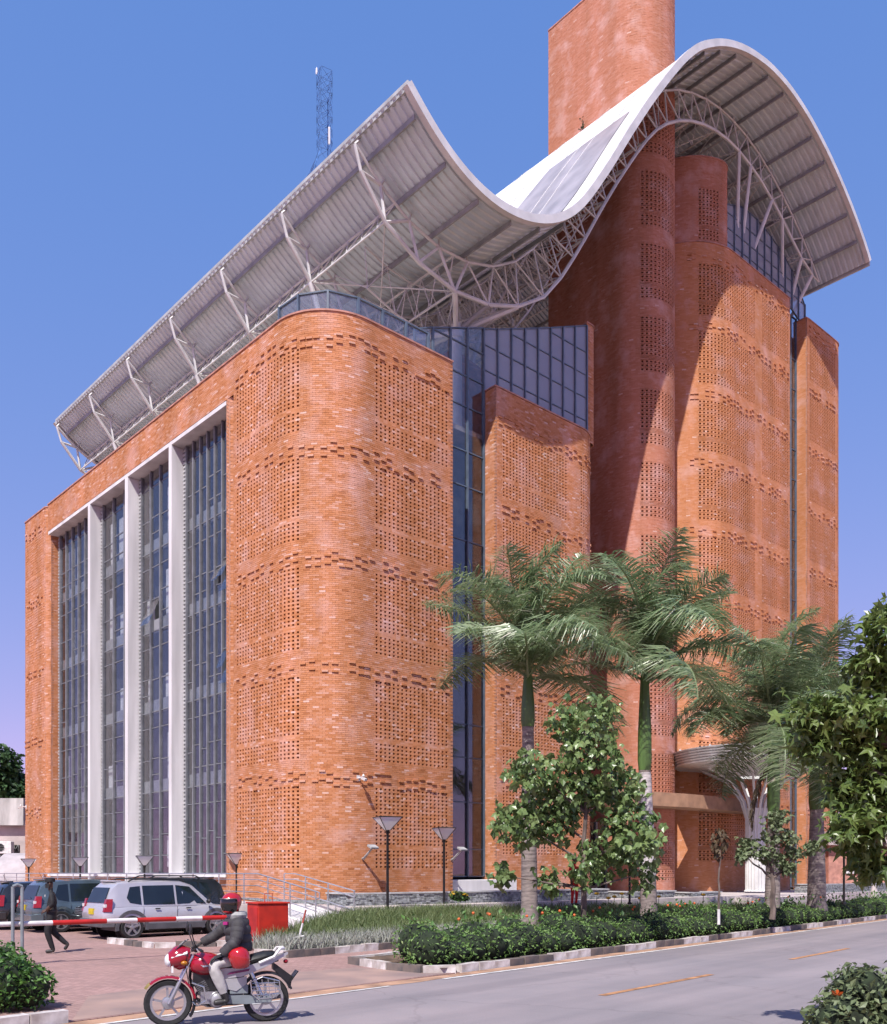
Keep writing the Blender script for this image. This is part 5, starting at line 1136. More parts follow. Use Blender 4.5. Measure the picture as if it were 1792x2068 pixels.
def suv(label, base, heading, paint, L=4.35, W=1.80, Hh=1.68, cladding=True, wagon=True, plate=True, rack=True, light_front=True):
    o = thing('parked_suv', label, 'car', base, heading, 'cars parked by the ramp'); hw = W/2; h2 = L/2; wb = L*.605; xr, xf = -wb/2-.05, wb/2-.02; rr = .345
    bz = .95                                           # belt line
    st = [(-h2, .52, .78, hw*.80), (-h2+.05, .38, .93, hw*.88), (-h2+.25, .34, .98, hw*.97), (xr-.1, .33, .985, hw), (xr+.7, .30, .97, hw), (0, .28, .96, hw), (xf-.7, .28, .955, hw), (xf-.25, .30, .95, hw), (xf+.1, .33, .93, hw*.995), (h2-.35, .34, .88, hw*.96), (h2-.12, .34, .80, hw*.88), (h2-.02, .40, .68, hw*.76)]
    m = MB(); m.loft([sect(x, zb, zt, w_) for x, zb, zt, w_ in st]); bd = m.build('body', paint, o, smooth=True)
    # greenhouse: roof and pillars in paint, glazing set proud
    gh = [(-h2+.10, bz-.02, bz+.05, hw*.86, hw*.80), (-h2+.30, bz-.02, Hh-.22, hw*.90, hw*.74), (-h2+.50, bz-.02, Hh-.05, hw*.92, hw*.72), (-.6, bz-.02, Hh, hw*.92, hw*.73), (.25, bz-.02, Hh-.02, hw*.92, hw*.72), (.62, bz-.02, Hh-.13, hw*.91, hw*.70), (1.28, bz-.04, bz+.03, hw*.86, hw*.78)]
    def gsec(x, z0, z1, w0, w1): return [(x, -w0, z0), (x, -(w0*.45+w1*.55), z0+(z1-z0)*.55), (x, -w1, z1-.04), (x, -w1*.8, z1), (x, w1*.8, z1), (x, w1, z1-.04), (x, (w0*.45+w1*.55), z0+(z1-z0)*.55), (x, w0, z0)]
    m = MB(); m.loft([gsec(*g_) for g_ in gh]); m.build('cabin', paint, o, smooth=True)
    def side_y(x, z):
        xs = [g_[0] for g_ in gh]; z0, z1, w0, w1 = [float(np.interp(x, xs, [g_[k] for g_ in gh])) for k in (1, 2, 3, 4)]
        zm, wm = z0+(z1-z0)*.55, w0*.45+w1*.55
        return float(np.interp(z, [z0, zm, z1-.04], [w0, wm, w1]))
    wt, wbm = Hh-.14, bz+.035
    wins = [[(-h2+.78, wbm+.06), (-h2+1.12, wbm), (-h2+1.12, wt-.02), (-h2+.82, wt-.05), (-h2+.70, wbm+.2)], [(-h2+1.19, wbm), (-.02, wbm), (-.02, wt), (-h2+1.19, wt-.01)], [(.05, wbm), (1.0, wbm), (.93, wbm+.08), (.50, wt-.05), (.05, wt)]]
    for poly in wins:
        for s_ in (-1, 1):
            m = MB(); n = len(poly); out = [(x, s_*(side_y(x, z)+.012), z) for x, z in poly]; inn = [(x, s_*(side_y(x, z)-.03), z) for x, z in poly]
            m.add(out+inn, [tuple(range(n)), tuple(range(2*n-1, n-1, -1))]+[(i, (i+1) % n, n+(i+1) % n, n+i) for i in range(n)]); m.build('window', 'car_glass', o)
    # rear window and windscreen
    m = MB(); m.loft([[(-h2+.13, -.62, bz+.10), (-h2+.13, .62, bz+.10), (-h2+.18, .62, bz+.10), (-h2+.18, -.62, bz+.10)], [(-h2+.32, -.54, Hh-.20), (-h2+.32, .54, Hh-.20), (-h2+.40, .54, Hh-.22), (-h2+.40, -.54, Hh-.22)]])
    for i, v in enumerate(m.v): m.v[i] = (v[0]-.035, v[1], v[2])
    m.build('rear_window', 'car_glass', o)
    m = MB(); m.loft([[(1.24, -.66, bz+.05), (1.24, .66, bz+.05), (1.14, .66, bz+.05), (1.14, -.66, bz+.05)], [(.66, -.56, Hh-.15), (.66, .56, Hh-.15), (.56, .56, Hh-.15), (.56, -.56, Hh-.15)]])
    for i, v in enumerate(m.v): m.v[i] = (v[0]+.045, v[1], v[2]+.02)
    m.build('windscreen', 'car_glass', o)
    for s_ in (-1, 1):
        m = MB(); m.loft([[(-h2+.02, s_*hw*.72, .80), (-h2+.02, s_*hw*.88, .80), (-h2+.22, s_*hw*.985, .80), (-h2+.2, s_*hw*.7, .80)], [(-h2+.12, s_*hw*.72, 1.16), (-h2+.12, s_*hw*.86, 1.16), (-h2+.26, s_*hw*.95, 1.16), (-h2+.26, s_*hw*.7, 1.16)]]); tl = m.build('tail_light', 'tail_red', o)
        m = MB(); m.box((-h2+.075, s_*hw*.84, .97), (.03, .05, .045)); m.build('reverse_lens', 'lens', tl)
        m = MB(); m.loft([[(h2-.10, s_*hw*.50, .66), (h2-.32, s_*hw*.93, .70), (h2-.34, s_*hw*.93, .84), (h2-.16, s_*hw*.5, .80)], [(h2-.02, s_*hw*.52, .665), (h2-.2, s_*hw*.94, .70), (h2-.3, s_*hw*.95, .835), (h2-.1, s_*hw*.52, .80)]]); m.build('headlight', 'lens', o)
        for x in (xr, xf):
            wheel(o, x, s_*(hw-.10), rr, s_)
            m = MB(); n = 14                              # arch cladding; black disc painted in for wheel-well shade
            ring = lambda ro, ri, y0, y1: [[(x+q*math.cos(a), yy, rr+q*math.sin(a)) for q, yy in ((ro, y0), (ro, y1), (ri, y1), (ri, y0))] for a in [PI*(-.06+1.12*i/n) for i in range(n+1)]]
            m.loft(ring(rr+.15, rr+.055, s_*(hw-.05), s_*(hw+.022))); m.build('wheel_arch', 'car_cladding' if cladding else paint, o, smooth=True)
            m = MB(); m.lathe([(rr+.075, 0), (rr+.075, .02)], (x, s_*(hw-.25), rr), 24, (0, s_, 0)); m.build('arch_shade_disc', 'plastic_black', o)
        m = MB(); m.box(((xr+xf)/2, s_*(hw+.003), .36), ((xf-xr)/2-.45, .02, .09)); m.build('sill', 'car_cladding' if cladding else 'plastic_black', o, bevel=.012)
        for x in (-.35, .62): m = MB(); m.box((x-.25, s_*(hw+.012), .865), (.075, .014, .017)); m.build('door_handle', 'plastic_black', o, bevel=.006)
        for x in (-.02+.035, -h2+1.155, 1.05): m = MB(); m.box((x, s_*(hw+.0015), .66), (.004, .003, .26)); m.build('door_seam', 'plastic_black', o)
        m = MB(); m.ball((.98, s_*(hw+.08), 1.05), (.06, .10, .075), 10, 6); m.build('mirror', paint if not cladding else 'plastic_black', o, smooth=True)
        if rack: m = MB(); m.tube([(-1.35, s_*.58, Hh-.03), (-1.2, s_*.58, Hh+.045), (.2, s_*.58, Hh+.045), (.38, s_*.58, Hh-.03)], .022, 6); m.build('roof_rail', 'plastic_black', o, smooth=True)
    m = MB(); m.loft([[(-h2-.04, -hw*.86, .36), (-h2-.04, hw*.86, .36), (-h2+.3, hw*1.0, .36), (-h2+.3, -hw*1.0, .36)], [(-h2-.06, -hw*.86, .58), (-h2-.06, hw*.86, .58), (-h2+.3, hw*1.012, .62), (-h2+.3, -hw*1.012, .62)]]); m.build('rear_bumper', 'car_cladding' if cladding else paint, o, bevel=.02)
    m = MB(); m.loft([[(h2+.02, -hw*.76, .30), (h2+.02, hw*.76, .30), (h2-.4, hw*1.0, .30), (h2-.4, -hw*1.0, .30)], [(h2+.04, -hw*.74, .60), (h2+.04, hw*.74, .60), (h2-.4, hw*1.01, .62), (h2-.4, -hw*1.01, .62)]]); m.build('front_bumper', 'car_cladding' if cladding else paint, o, bevel=.03)
    gr = link('grille', None, None, o)
    for k in range(4): m = MB(); m.box((h2+.0, 0, .64+k*.05), (.025, .36, .014)); m.build('grille_bar', 'chrome' if not cladding else 'car_cladding', gr)
    m = MB(); m.box((h2-.03, 0, .71), (.02, .38, .12)); m.build('grille_backing', 'plastic_black', gr)
    if plate: m = MB(); m.box((-h2-.005, 0.02, .80), (.02, .16, .085)); m.build('number_plate', 'plate_yellow', o)
    m = MB(); m.tube([(-h2+.10, -.35, Hh-.62), (-h2+.19, .1, Hh-.5)], .012, 4); m.build('wiper', 'plastic_black', o)
    m = MB(); m.box((-h2+.55, 0, Hh-.015), (.1, .5, .02)); m.build('roof_spoiler', paint, o, bevel=.01)
    m = MB(); m.tube([(-h2+.62, .1, Hh), (-h2+.5, .1, Hh+.22)], .006, 4); m.build('aerial', 'plastic_black', o)
    m = MB(); m.box((0, 0, .35), (h2-.5, hw-.16, .12)); m.build('floor_pan', 'plastic_black', o)
    return o
suv('silver compact SUV with dark cladding parked behind the red and white boom', Vector((-8.45, 28.5, 0)), TH, 'car_silver')
suv('black SUV facing left, parked between the silver SUV and the ramp', Vector((-9.45, 30.75, 0)), TH+PI, 'car_dark', 4.75, 1.88, 1.76, False, rack=True, plate=False)
suv('dark teal SUV with red tail light parked left behind the guard', Vector((-11.75, 31.75, 0)), TH, 'car_teal', 4.5, 1.82, 1.70, False, rack=False)
suv('black car at the left edge, partly cut off by the frame', Vector((-13.6, 33.1, 0)), TH, 'car_dark', 4.4, 1.8, 1.62, False, rack=False)
# ================================================================== gate
gate = thing('boom_barrier', 'red and white striped boom barrier across the driveway', 'barrier', (-8.9, 19.2, 0), math.atan2(3.2, 3.95))
LB = 5.15; edges = [-.9, .62, 2.05, 2.95, 4.22, 4.9, LB+.5]
seg = [('boom_white', -1.2, .92), ('red_paint', .92, 2.05), ('boom_white', 2.05, 2.72), ('red_paint', 2.72, 3.62), ('boom_white', 3.62, 4.25), ('red_paint', 4.25, 5.3)]
for mname, a, b_ in seg:
    m = MB(); m.tube([(a, 0, .855), (b_, 0, .855)], .052, 12); m.build('boom_section', mname, gate, smooth=True)
for x, y in ((.12, .0), (.30, .0)):
    m = MB(); m.tube([(x, y-.09, 0), (x, y-.09, 1.0), (x, y-.09, 1.62)], .035, 8); m.build('rest_post', 'post_grey', gate, smooth=True)
m = MB(); m.tube([(.12, -.09, 1.62), (.21, -.09, 1.66), (.30, -.09, 1.62)], .035, 8); m.build('post_bridge', 'post_grey', gate, smooth=True)
m = MB(); m.box((-1.1, .25, 1.2), (.25, .04, .12)); m.box((-1.1, .25, .75), (.25, .04, .3)); m.build('warning_board', 'red_paint', gate)
m = MB(); m.tube([(-1.1, .3, 0), (-1.1, .3, 1.35)], .03, 6); m.build('board_post', 'post_grey', gate)
bx_ = thing('barrier_cabinet', 'bright red metal barrier cabinet standing in the grass', 'cabinet', (-4.35, 23.4, 0.05), 0.62)
m = MB(); m.box((0, 0, .55), (.40, .34, .54)); m.build('housing', 'red_box', bx_, bevel=.02)
m = MB(); m.box((0, 0, 1.11), (.43, .37, .02)); m.build('lid', 'red_box', bx_, bevel=.01)
m = MB(); m.box((-.405, -.03, .58), (.006, .26, .42)); m.build('door', 'red_paint', bx_, bevel=.004)
m = MB(); m.tube([(-.08, 0, 1.12), (-.08, 0, 1.34), (.12, 0, 1.34), (.12, 0, 1.12)], .012, 5); m.build('handle', 'stake_red', bx_)
def stake(x, y, Y, z0, h, tilt, label, cross=True):
    o = thing('marker_stake', label, 'stake', (at(x, y, Y).x, Y, z0), 0); t_ = math.tan(tilt)
    P_ = lambda z: (t_*z, 0, z)
    for mname, a, b_ in (('stake_red', -.1, .28*h), ('boom_white', .28*h, .68*h), ('stake_red', .68*h, h)):
        m = MB(); m.tube([P_(a), P_(b_)], .022, 7); m.build('stake_band', mname, o, smooth=True)
    if cross: m = MB(); m.tube([(t_*.3*h-.13, 0, .30*h), (t_*.3*h+.12, 0, .36*h)], .022, 6); m.build('cross_piece', 'boom_white', o)
stake(598, 1908, 22.2, 0.08, .95, .24, 'leaning red and white stake with cross piece in the grass by the gate')
stake(1095, 1868, 23.4, 0.1, .72, .35, 'leaning red and white stake behind the hedge near the grey palm trunk', False)
# ================================================================== people
def body_mesh(name, joints, edges, mats, tag, extra=None, sub=2):
    """one continuous skin grown on a skeleton; tag(face centre) -> material slot"""
    me = bpy.data.meshes.new(name); names = list(joints); idx = {k: i for i, k in enumerate(names)}
    me.from_pydata([joints[k][:3] for k in names], [(idx[a], idx[b]) for a, b in edges], []); o = bpy.data.objects.new('tmp', me); COL.objects.link(o)
    md = o.modifiers.new('skin', 'SKIN'); md.use_smooth_shade = True; md.branch_smoothing = 0.6
    sk = me.skin_vertices[0].data
    for k in names:
        q = joints[k]; sk[idx[k]].radius = (q[3], q[4] if len(q) > 4 else q[3])
    for i_, s_ in enumerate(sk): s_.use_root = (i_ == 0)
    s = o.modifiers.new('sub', 'SUBSURF'); s.levels = sub; s.render_levels = sub
    dg = bpy.context.evaluated_depsgraph_get(); out = bpy.data.meshes.new_from_object(o.evaluated_get(dg)); out.name = name
    bpy.data.objects.remove(o)
    for m_ in mats: out.materials.append(MATS[m_])
    if not out.materials: pass
    mi = []
    J = {k: Vector(v[:3]) for k, v in joints.items()}
    for p in out.polygons:
        best, bd = 0, 1e9
        for a, b in edges:
            A, B = J[a], J[b]; d = B-A; t = max(0, min(1, (p.center-A).dot(d)/max(1e-9, d.length_squared))); ds = (p.center-(A+d*t)).length-0.5*(joints[a][3]*(1-t)+joints[b][3]*t)
            if ds < bd: bd = ds; best = tag(a, b, t)
        mi.append(best)
    out.polygons.foreach_set('material_index', mi); out.polygons.foreach_set('use_smooth', [True]*len(out.polygons)); out.update(); return out
def hand(m, w, d, up, curl=1.0, s=1.0, flip=1):
    """palm and five separate bent fingers; w = wrist, d = direction of the fingers, up = back of the hand"""
    w, d, up = Vector(w), Vector(d).normalized(), Vector(up).normalized(); x = d.cross(up).normalized()*flip; up = x.cross(d).normalized()*flip
    m.loft([[w+d*q+x*a*s*ww+up*b*s for a, b in ((-1, -.012), (-1, .012), (1, .012), (1, -.012))] for q, ww in ((-.01, .022), (.03*s, .036), (.085*s, .040))])
    for i, (ox, ln) in enumerate(((-.032, .062), (-.011, .075), (.011, .078), (.032, .068))):
        a = w+d*.083*s+x*ox*s; b = a+(d*math.cos(.5*curl)-up*math.sin(.5*curl))*ln*.5*s; c = b+(d*math.cos(1.3*curl)-up*math.sin(1.3*curl))*ln*.35*s; e = c+(d*math.cos(2.0*curl)-up*math.sin(2.0*curl))*ln*.3*s
        m.tube([a, b, c, e], [.0098*s, .0095*s, .009*s, .0075*s], 6)
    a = w+d*.025*s-x*.032*s; b = a+(d*.6-x*.7-up*.2).normalized()*.038*s; c = b+(d*.8-x*.1-up*.6).normalized()*.032*s; m.tube([a, b, c], [.013*s, .011*s, .009*s], 6)
def mc_place(): return None
# ---- motorcycle: x forward, wheels on the ground
MH = math.atan2(-.42, -1.13); MH = math.atan2(11.66-12.1, -3.47+2.2)
MO = Vector((-2.845, 11.92, 0)); MS = 0.95
bike = thing('motorcycle', 'red and silver commuter motorcycle ridden along the road edge', 'motorcycle', MO, MH)
bike.scale = (MS, MS, MS)
WB = .635; RR = .305
def mwheel(x, nm):
    w_ = link(nm, None, None, bike, (x, 0, RR))
    m = MB(); m.lathe([(RR-.075, -.035), (RR-.02, -.045), (RR, -.02), (RR+.003, 0), (RR, .02), (RR-.02, .045), (RR-.075, .035), (RR-.075, -.035)], n=32, ax=(0, 1, 0), cap=False); m.build('tyre', 'tyre', w_, smooth=True)
    m = MB(); m.lathe([(RR-.07, -.03), (RR-.105, -.028), (RR-.105, .028), (RR-.07, .03)], n=32, ax=(0, 1, 0), cap=False); m.build('rim', 'alloy', w_, smooth=True)
    for k in range(5):
        a = 2*PI*k/5+.25; d = Vector((math.cos(a), 0, math.sin(a))); m = MB(); m.bar(d*.05, d*(RR-.10), .03, .022, up=(0, 1, 0)); m.build('spoke', 'alloy', w_)
    m = MB(); m.lathe([(.03, -.07), (.075, -.055), (.085, 0), (.075, .055), (.03, .07)], n=18, ax=(0, 1, 0)); m.build('hub', 'alloy', w_, smooth=True)
mwheel(WB, 'front_wheel'); mwheel(-WB, 'rear_wheel')
def bpart(name, mname, fn, smooth=True, **k): m = MB(); fn(m); return m.build(name, mname, bike, smooth=smooth, **k)
FT = Vector((WB-.30, 0, .90))
for y in (-.085, .085):
    bpart('fork_tube', 'chrome', lambda m: m.tube([(WB-.31, y, .92), (WB-.13, y, .56)], .017, 8)); bpart('fork_slider', 'alloy', lambda m: m.tube([(WB-.14, y, .58), (WB-.005, y, .30)], .027, 8))
def arcfender(m, cx, r_, a0, a1, w_, n=12):
    rings = []
    for i in range(n+1):
        a = R(a0+(a1-a0)*i/n); c = Vector((cx, 0, RR)); d = Vector((math.cos(a), 0, math.sin(a)))
        rings.append([c+d*(r_-.035)+Vector((0, -w_, 0)), c+d*(r_-.005)+Vector((0, -w_*.85, 0)), c+d*r_+Vector((0, 0, 0)), c+d*(r_-.005)+Vector((0, w_*.85, 0)), c+d*(r_-.035)+Vector((0, w_, 0)), c+d*(r_-.018)])
    m.loft(rings)
bpart('front_mudguard', 'moto_red', lambda m: arcfender(m, WB, RR+.055, 48, 172, .062)); bpart('mudguard_tip', 'brass', lambda m: arcfender(m, WB, RR+.06, 34, 50, .058)); bpart('mud_flap', 'plastic_black', lambda m: arcfender(m, WB, RR+.05, 172, 215, .055))
bpart('rear_mudguard', 'plastic_black', lambda m: arcfender(m, -WB, RR+.07, 20, 160, .07))
def xlo(m, pts, n=12): m.loft([[Vector((x, w_*math.cos(2*PI*k/n), z+h_*math.sin(2*PI*k/n))) for k in range(n)] for x, z, w_, h_ in pts])
bpart('fuel_tank', 'moto_red', lambda m: xlo(m, [(.37, .80, .06, .06), (.33, .80, .13, .12), (.22, .80, .175, .16), (.08, .795, .17, .15), (-.06, .775, .13, .11), (-.12, .765, .07, .05)]))
for s_ in (-1, 1): bpart('tank_decal', 'moto_silver', lambda m: m.loft([[(.02, s_*.152, .835), (.24, s_*.166, .80), (.20, s_*.171, .77), (.0, s_*.158, .80)], [(.02, s_*.157, .836), (.24, s_*.172, .801), (.20, s_*.177, .77), (.0, s_*.164, .80)]]), False)
bpart('seat', 'seat_black', lambda m: xlo(m, [(-.06, .785, .08, .04), (-.14, .80, .135, .06), (-.30, .80, .15, .065), (-.44, .845, .145, .07), (-.60, .885, .14, .07), (-.72, .90, .11, .055), (-.77, .90, .05, .025)]))
for s_ in (-1, 1):
    bpart('tail_panel', 'moto_silver', lambda m: m.loft([[(-.02, s_*.11, .60), (-.02, s_*.13, .60), (-.02, s_*.13, .74), (-.02, s_*.11, .74)], [(-.30, s_*.13, .62), (-.30, s_*.16, .63), (-.30, s_*.15, .75), (-.30, s_*.12, .75)], [(-.62, s_*.10, .74), (-.62, s_*.14, .75), (-.62, s_*.13, .83), (-.62, s_*.09, .83)], [(-.92, s_*.03, .90), (-.92, s_*.06, .90), (-.92, s_*.06, .93), (-.92, s_*.03, .93)]]))
    bpart('side_decal', 'decal_purple', lambda m: m.loft([[(-.10, s_*.156, .66), (-.38, s_*.168, .70), (-.40, s_*.168, .735), (-.14, s_*.156, .69)], [(-.10, s_*.161, .66), (-.38, s_*.173, .70), (-.40, s_*.173, .735), (-.14, s_*.161, .69)]]), False)
    bpart('side_cover', 'moto_silver', lambda m: m.loft([[(.02, s_*.11, .50), (.02, s_*.14, .50), (.02, s_*.14, .60), (.02, s_*.11, .60)], [(-.22, s_*.13, .43), (-.22, s_*.165, .44), (-.22, s_*.165, .61), (-.22, s_*.13, .61)], [(-.36, s_*.12, .52), (-.36, s_*.15, .53), (-.36, s_*.15, .63), (-.36, s_*.12, .63)]]))
bpart('grab_rail', 'boom_white', lambda m: m.tube([(-.52, .15, .80), (-.72, .15, .88), (-.80, .13, .98), (-.86, .06, .985), (-.86, -.06, .985), (-.80, -.13, .98), (-.72, -.15, .88), (-.52, -.15, .80)], .02, 7))
bpart('front_fairing', 'moto_red', lambda m: xlo(m, [(.36, .90, .10, .12), (.46, .91, .15, .15), (.56, .895, .15, .14), (.635, .87, .11, .09)]))
bpart('fairing_stripe', 'boom_white', lambda m: xlo(m, [(.40, .95, .14, .045), (.52, .925, .156, .05), (.60, .895, .135, .04)]))
bpart('windscreen', 'visor', lambda m: m.loft([[(.57, -.10, .985), (.57, .10, .985), (.55, .10, .985), (.55, -.10, .985)], [(.44, -.085, 1.10), (.44, .085, 1.10), (.425, .085, 1.10), (.425, -.085, 1.10)], [(.38, -.05, 1.13), (.38, .05, 1.13), (.37, .05, 1.13), (.37, -.05, 1.13)]]))
bpart('headlight', 'lens', lambda m: m.ball((.625, 0, .855), (.06, .115, .09), 14, 8)); bpart('fog_plate', 'boom_white', lambda m: m.box((.585, 0, .745), (.012, .085, .045)), False)
bpart('fairing_chin', 'moto_red', lambda m: xlo(m, [(.42, .80, .09, .06), (.50, .79, .09, .065), (.57, .80, .06, .04)]))
for s_ in (-1, 1):
    bpart('indicator', 'amber', lambda m: m.ball((.44, s_*.16, .83), (.045, .03, .03), 8, 6)); bpart('mirror_stalk', 'plastic_black', lambda m: m.tube([(.30, s_*.20, 1.03), (.34, s_*.26, 1.16), (.36, s_*.30, 1.24)], .008, 5)); bpart('mirror', 'plastic_black', lambda m: m.ball((.37, s_*.31, 1.275), (.02, .05, .075), 10, 6))
bpart('handlebar', 'plastic_black', lambda m: m.tube([(.24, -.36, 1.0), (.28, -.22, 1.02), (.33, -.08, .98), (.33, .08, .98), (.28, .22, 1.02), (.24, .36, 1.0)], .014, 7))
for s_ in (-1, 1): bpart('grip', 'seat_black', lambda m: m.tube([(.25, s_*.30, 1.005), (.235, s_*.40, .995)], .02, 8)); bpart('lever', 'moto_silver', lambda m: m.tube([(.29, s_*.24, 1.015), (.285, s_*.40, 1.0)], .007, 5))
bpart('engine_case', 'alloy', lambda m: (m.lathe([(.09, -.12), (.115, -.09), (.115, .09), (.09, .12)], (.02, 0, .33), 18, (0, 1, 0)), m.box((.10, 0, .36), (.13, .10, .08))))
bpart('clutch_cover', 'moto_silver', lambda m: m.lathe([(.075, 0), (.075, .03), (.06, .045), (.02, .05)], (.02, .11, .34), 18, (0, 1, 0))); bpart('clutch_cover', 'moto_silver', lambda m: m.lathe([(.075, 0), (.075, .03), (.06, .045), (.02, .05)], (.02, -.11, .34), 18, (0, -1, 0)))
def cyl_(m):
    for k in range(7): m.box((.17+.012*k, 0, .42+.022*k), (.075, .085, .007), ax=(Vector((.9, 0, -.44)), Vector((0, 1, 0)), Vector((.44, 0, .9))))
    m.box((.20, 0, .49), (.055, .06, .10))
bpart('engine_cylinder', 'moto_engine', cyl_, False)
bpart('frame', 'plastic_black', lambda m: (m.tube([(.34, 0, .90), (.36, 0, .62), (.30, 0, .36), (.10, 0, .24), (-.2, 0, .26)], .022, 6), m.tube([(.34, 0, .86), (.0, 0, .70), (-.3, 0, .70), (-.8, 0, .82)], .02, 6), m.tube([(-.18, 0, .70), (-.2, 0, .28), (-WB, .07, RR)], .02, 6), m.tube([(-.2, 0, .3), (-WB, -.07, RR)], .02, 6), m.box((-.10, 0, .52), (.22, .09, .15)), m.box((.12, 0, .60), (.2, .07, .09))))
bpart('crash_guard', 'chrome', lambda m: (m.tube([(.33, -.04, .58), (.34, -.20, .57), (.20, -.24, .52), (.17, -.22, .34), (.28, -.16, .27), (.33, -.04, .30)], .013, 7), m.tube([(.33, .04, .58), (.34, .20, .57), (.20, .24, .52), (.17, .22, .34), (.28, .16, .27), (.33, .04, .30)], .013, 7)))
bpart('exhaust', 'moto_silver', lambda m: (m.tube([(.26, -.06, .42), (.30, -.10, .30), (.12, -.13, .22), (-.15, -.15, .24)], .02, 8), m.tube([(-.15, -.15, .24), (-.25, -.155, .255), (-.85, -.17, .32)], [.025, .045, .045], 10)))
bpart('chain_case', 'post_grey', lambda m: m.loft([[(-.05, .10, .28), (-.05, .13, .28), (-.05, .13, .40), (-.05, .10, .40)], [(-.35, .10, .26), (-.35, .135, .26), (-.35, .135, .38), (-.35, .10, .38)], [(-.68, .10, .27), (-.68, .13, .27), (-.68, .13, .35), (-.68, .10, .35)]]))
for s_ in (-1, 1): bpart('shock_absorber', 'chrome', lambda m: m.tube([(-.42, s_*.12, .68), (-.56, s_*.12, .36)], .028, 8)); bpart('foot_peg', 'seat_black', lambda m: m.tube([(-.06, s_*.12, .29), (-.06, s_*.27, .29)], .018, 6))
def crate(m):
    y = .21; P_ = [(-.42, .40), (-.40, .56), (-.56, .62), (-.78, .56), (-.80, .40), (-.70, .34), (-.50, .33)]
    for k in range(7): a, b_ = P_[k], P_[(k+1) % 7]; m.tube([(a[0], y, a[1]), (b_[0], y, b_[1])], .0075, 5); m.tube([(a[0], y, a[1]), (a[0], y-.09, a[1])], .006, 4)
    for z in (.39, .44, .49, .54): m.tube([(-.42, y, z), (-.79, y, z)], .005, 4)
    for x in (-.5, -.58, -.66, -.74): m.tube([(x, y, .34), (x+.03, y, .59)], .005, 4)
bpart('saddle_guard', 'chrome', crate)
bpart('tail_light', 'tail_red', lambda m: m.ball((-.90, 0, .80), (.035, .05, .03), 10, 6)); bpart('tail_bracket', 'plastic_black', lambda m: m.loft([[(-.72, -.07, .80), (-.72, .07, .80), (-.72, .07, .70), (-.72, -.07, .70)], [(-.98, -.07, .60), (-.98, .07, .60), (-.96, .07, .48), (-.96, -.07, .48)]]))
bpart('number_plate', 'plastic_black', lambda m: m.box((-1.0, 0, .60), (.006, .11, .09), ax=(Vector((.8, 0, .6)), Vector((0, 1, 0)), Vector((-.6, 0, .8)))), False)
bpart('control_cable', 'seat_black', lambda m: (m.tube([(.29, .22, 1.02), (.40, .16, .95), (.42, .10, .78), (.38, .09, .55)], .006, 5), m.tube([(.29, -.22, 1.02), (.40, -.16, .95), (.40, -.10, .70), (.58, -.06, .38)], .006, 5)))
bpart('battery_box', 'post_grey', lambda m: m.box((-.26, .13, .46), (.12, .02, .06)), False, bevel=.01)
# ---- rider, seated, left side towards the camera
rider = thing('person', 'motorcycle rider in dark puffer jacket, pale trousers and red full face helmet', 'person', MO, MH); rider.scale = (MS, MS, MS)
jt = dict(pelvis=(-.30, 0, .93, .135, .155), belly=(-.285, 0, 1.08, .16, .18), chest=(-.25, 0, 1.26, .17, .205), neckb=(-.235, 0, 1.41, .085, .10), neck=(-.215, 0, 1.48, .055, .06), head=(-.19, 0, 1.60, .09, .085),
          shl=(-.245, .20, 1.36, .098), ell=(-.20, .31, 1.10, .082), wrl=(-.02, .25, .93, .058), shr=(-.235, -.20, 1.36, .098), elr=(-.02, -.31, 1.16, .08), wrr=(.19, -.345, 1.045, .048),
          hil=(-.28, .10, .89, .115), knl=(.09, .20, .80, .092), cal=(.0, .205, .58, .08), anl=(-.075, .195, .385, .052), hel=(-.10, .195, .32, .05), tol=(.08, .205, .30, .04),
          hir=(-.28, -.10, .89, .115), knr=(.09, -.20, .80, .092), car=(.0, -.205, .58, .08), anr=(-.075, -.195, .385, .052), her=(-.10, -.195, .32, .05), tor=(.08, -.205, .30, .04))
ed = [('pelvis', 'belly'), ('belly', 'chest'), ('chest', 'neckb'), ('neckb', 'neck'), ('neck', 'head'), ('chest', 'shl'), ('shl', 'ell'), ('ell', 'wrl'), ('chest', 'shr'), ('shr', 'elr'), ('elr', 'wrr'), ('pelvis', 'hil'), ('hil', 'knl'), ('knl', 'cal'), ('cal', 'anl'), ('anl', 'hel'), ('hel', 'tol'), ('pelvis', 'hir'), ('hir', 'knr'), ('knr', 'car'), ('car', 'anr'), ('anr', 'her'), ('her', 'tor')]
def rtag(a, b, t):
    if b in ('tol', 'tor', 'hel', 'her') : return 2
    if b in ('anl', 'anr') and t > .72: return 2
    if a in ('hil', 'hir', 'knl', 'knr', 'cal', 'car') or b in ('hil', 'hir'): return 1
    if a == 'neck': return 3
    return 0
link('body', body_mesh('body', jt, ed, ['jacket', 'trousers', 'boot', 'skin'], rtag), None, rider)
m = MB(); hand(m, (.19, -.345, 1.045), (.35, -.35, -.25), (.2, 0, 1), 1.0, 1.15); m.build('glove', 'glove', rider, smooth=True)
m = MB(); hand(m, (-.02, .245, .93), (.9, -.1, -.35), (.3, 0, 1), .6, 1.15, -1); m.build('glove', 'glove', rider, smooth=True)
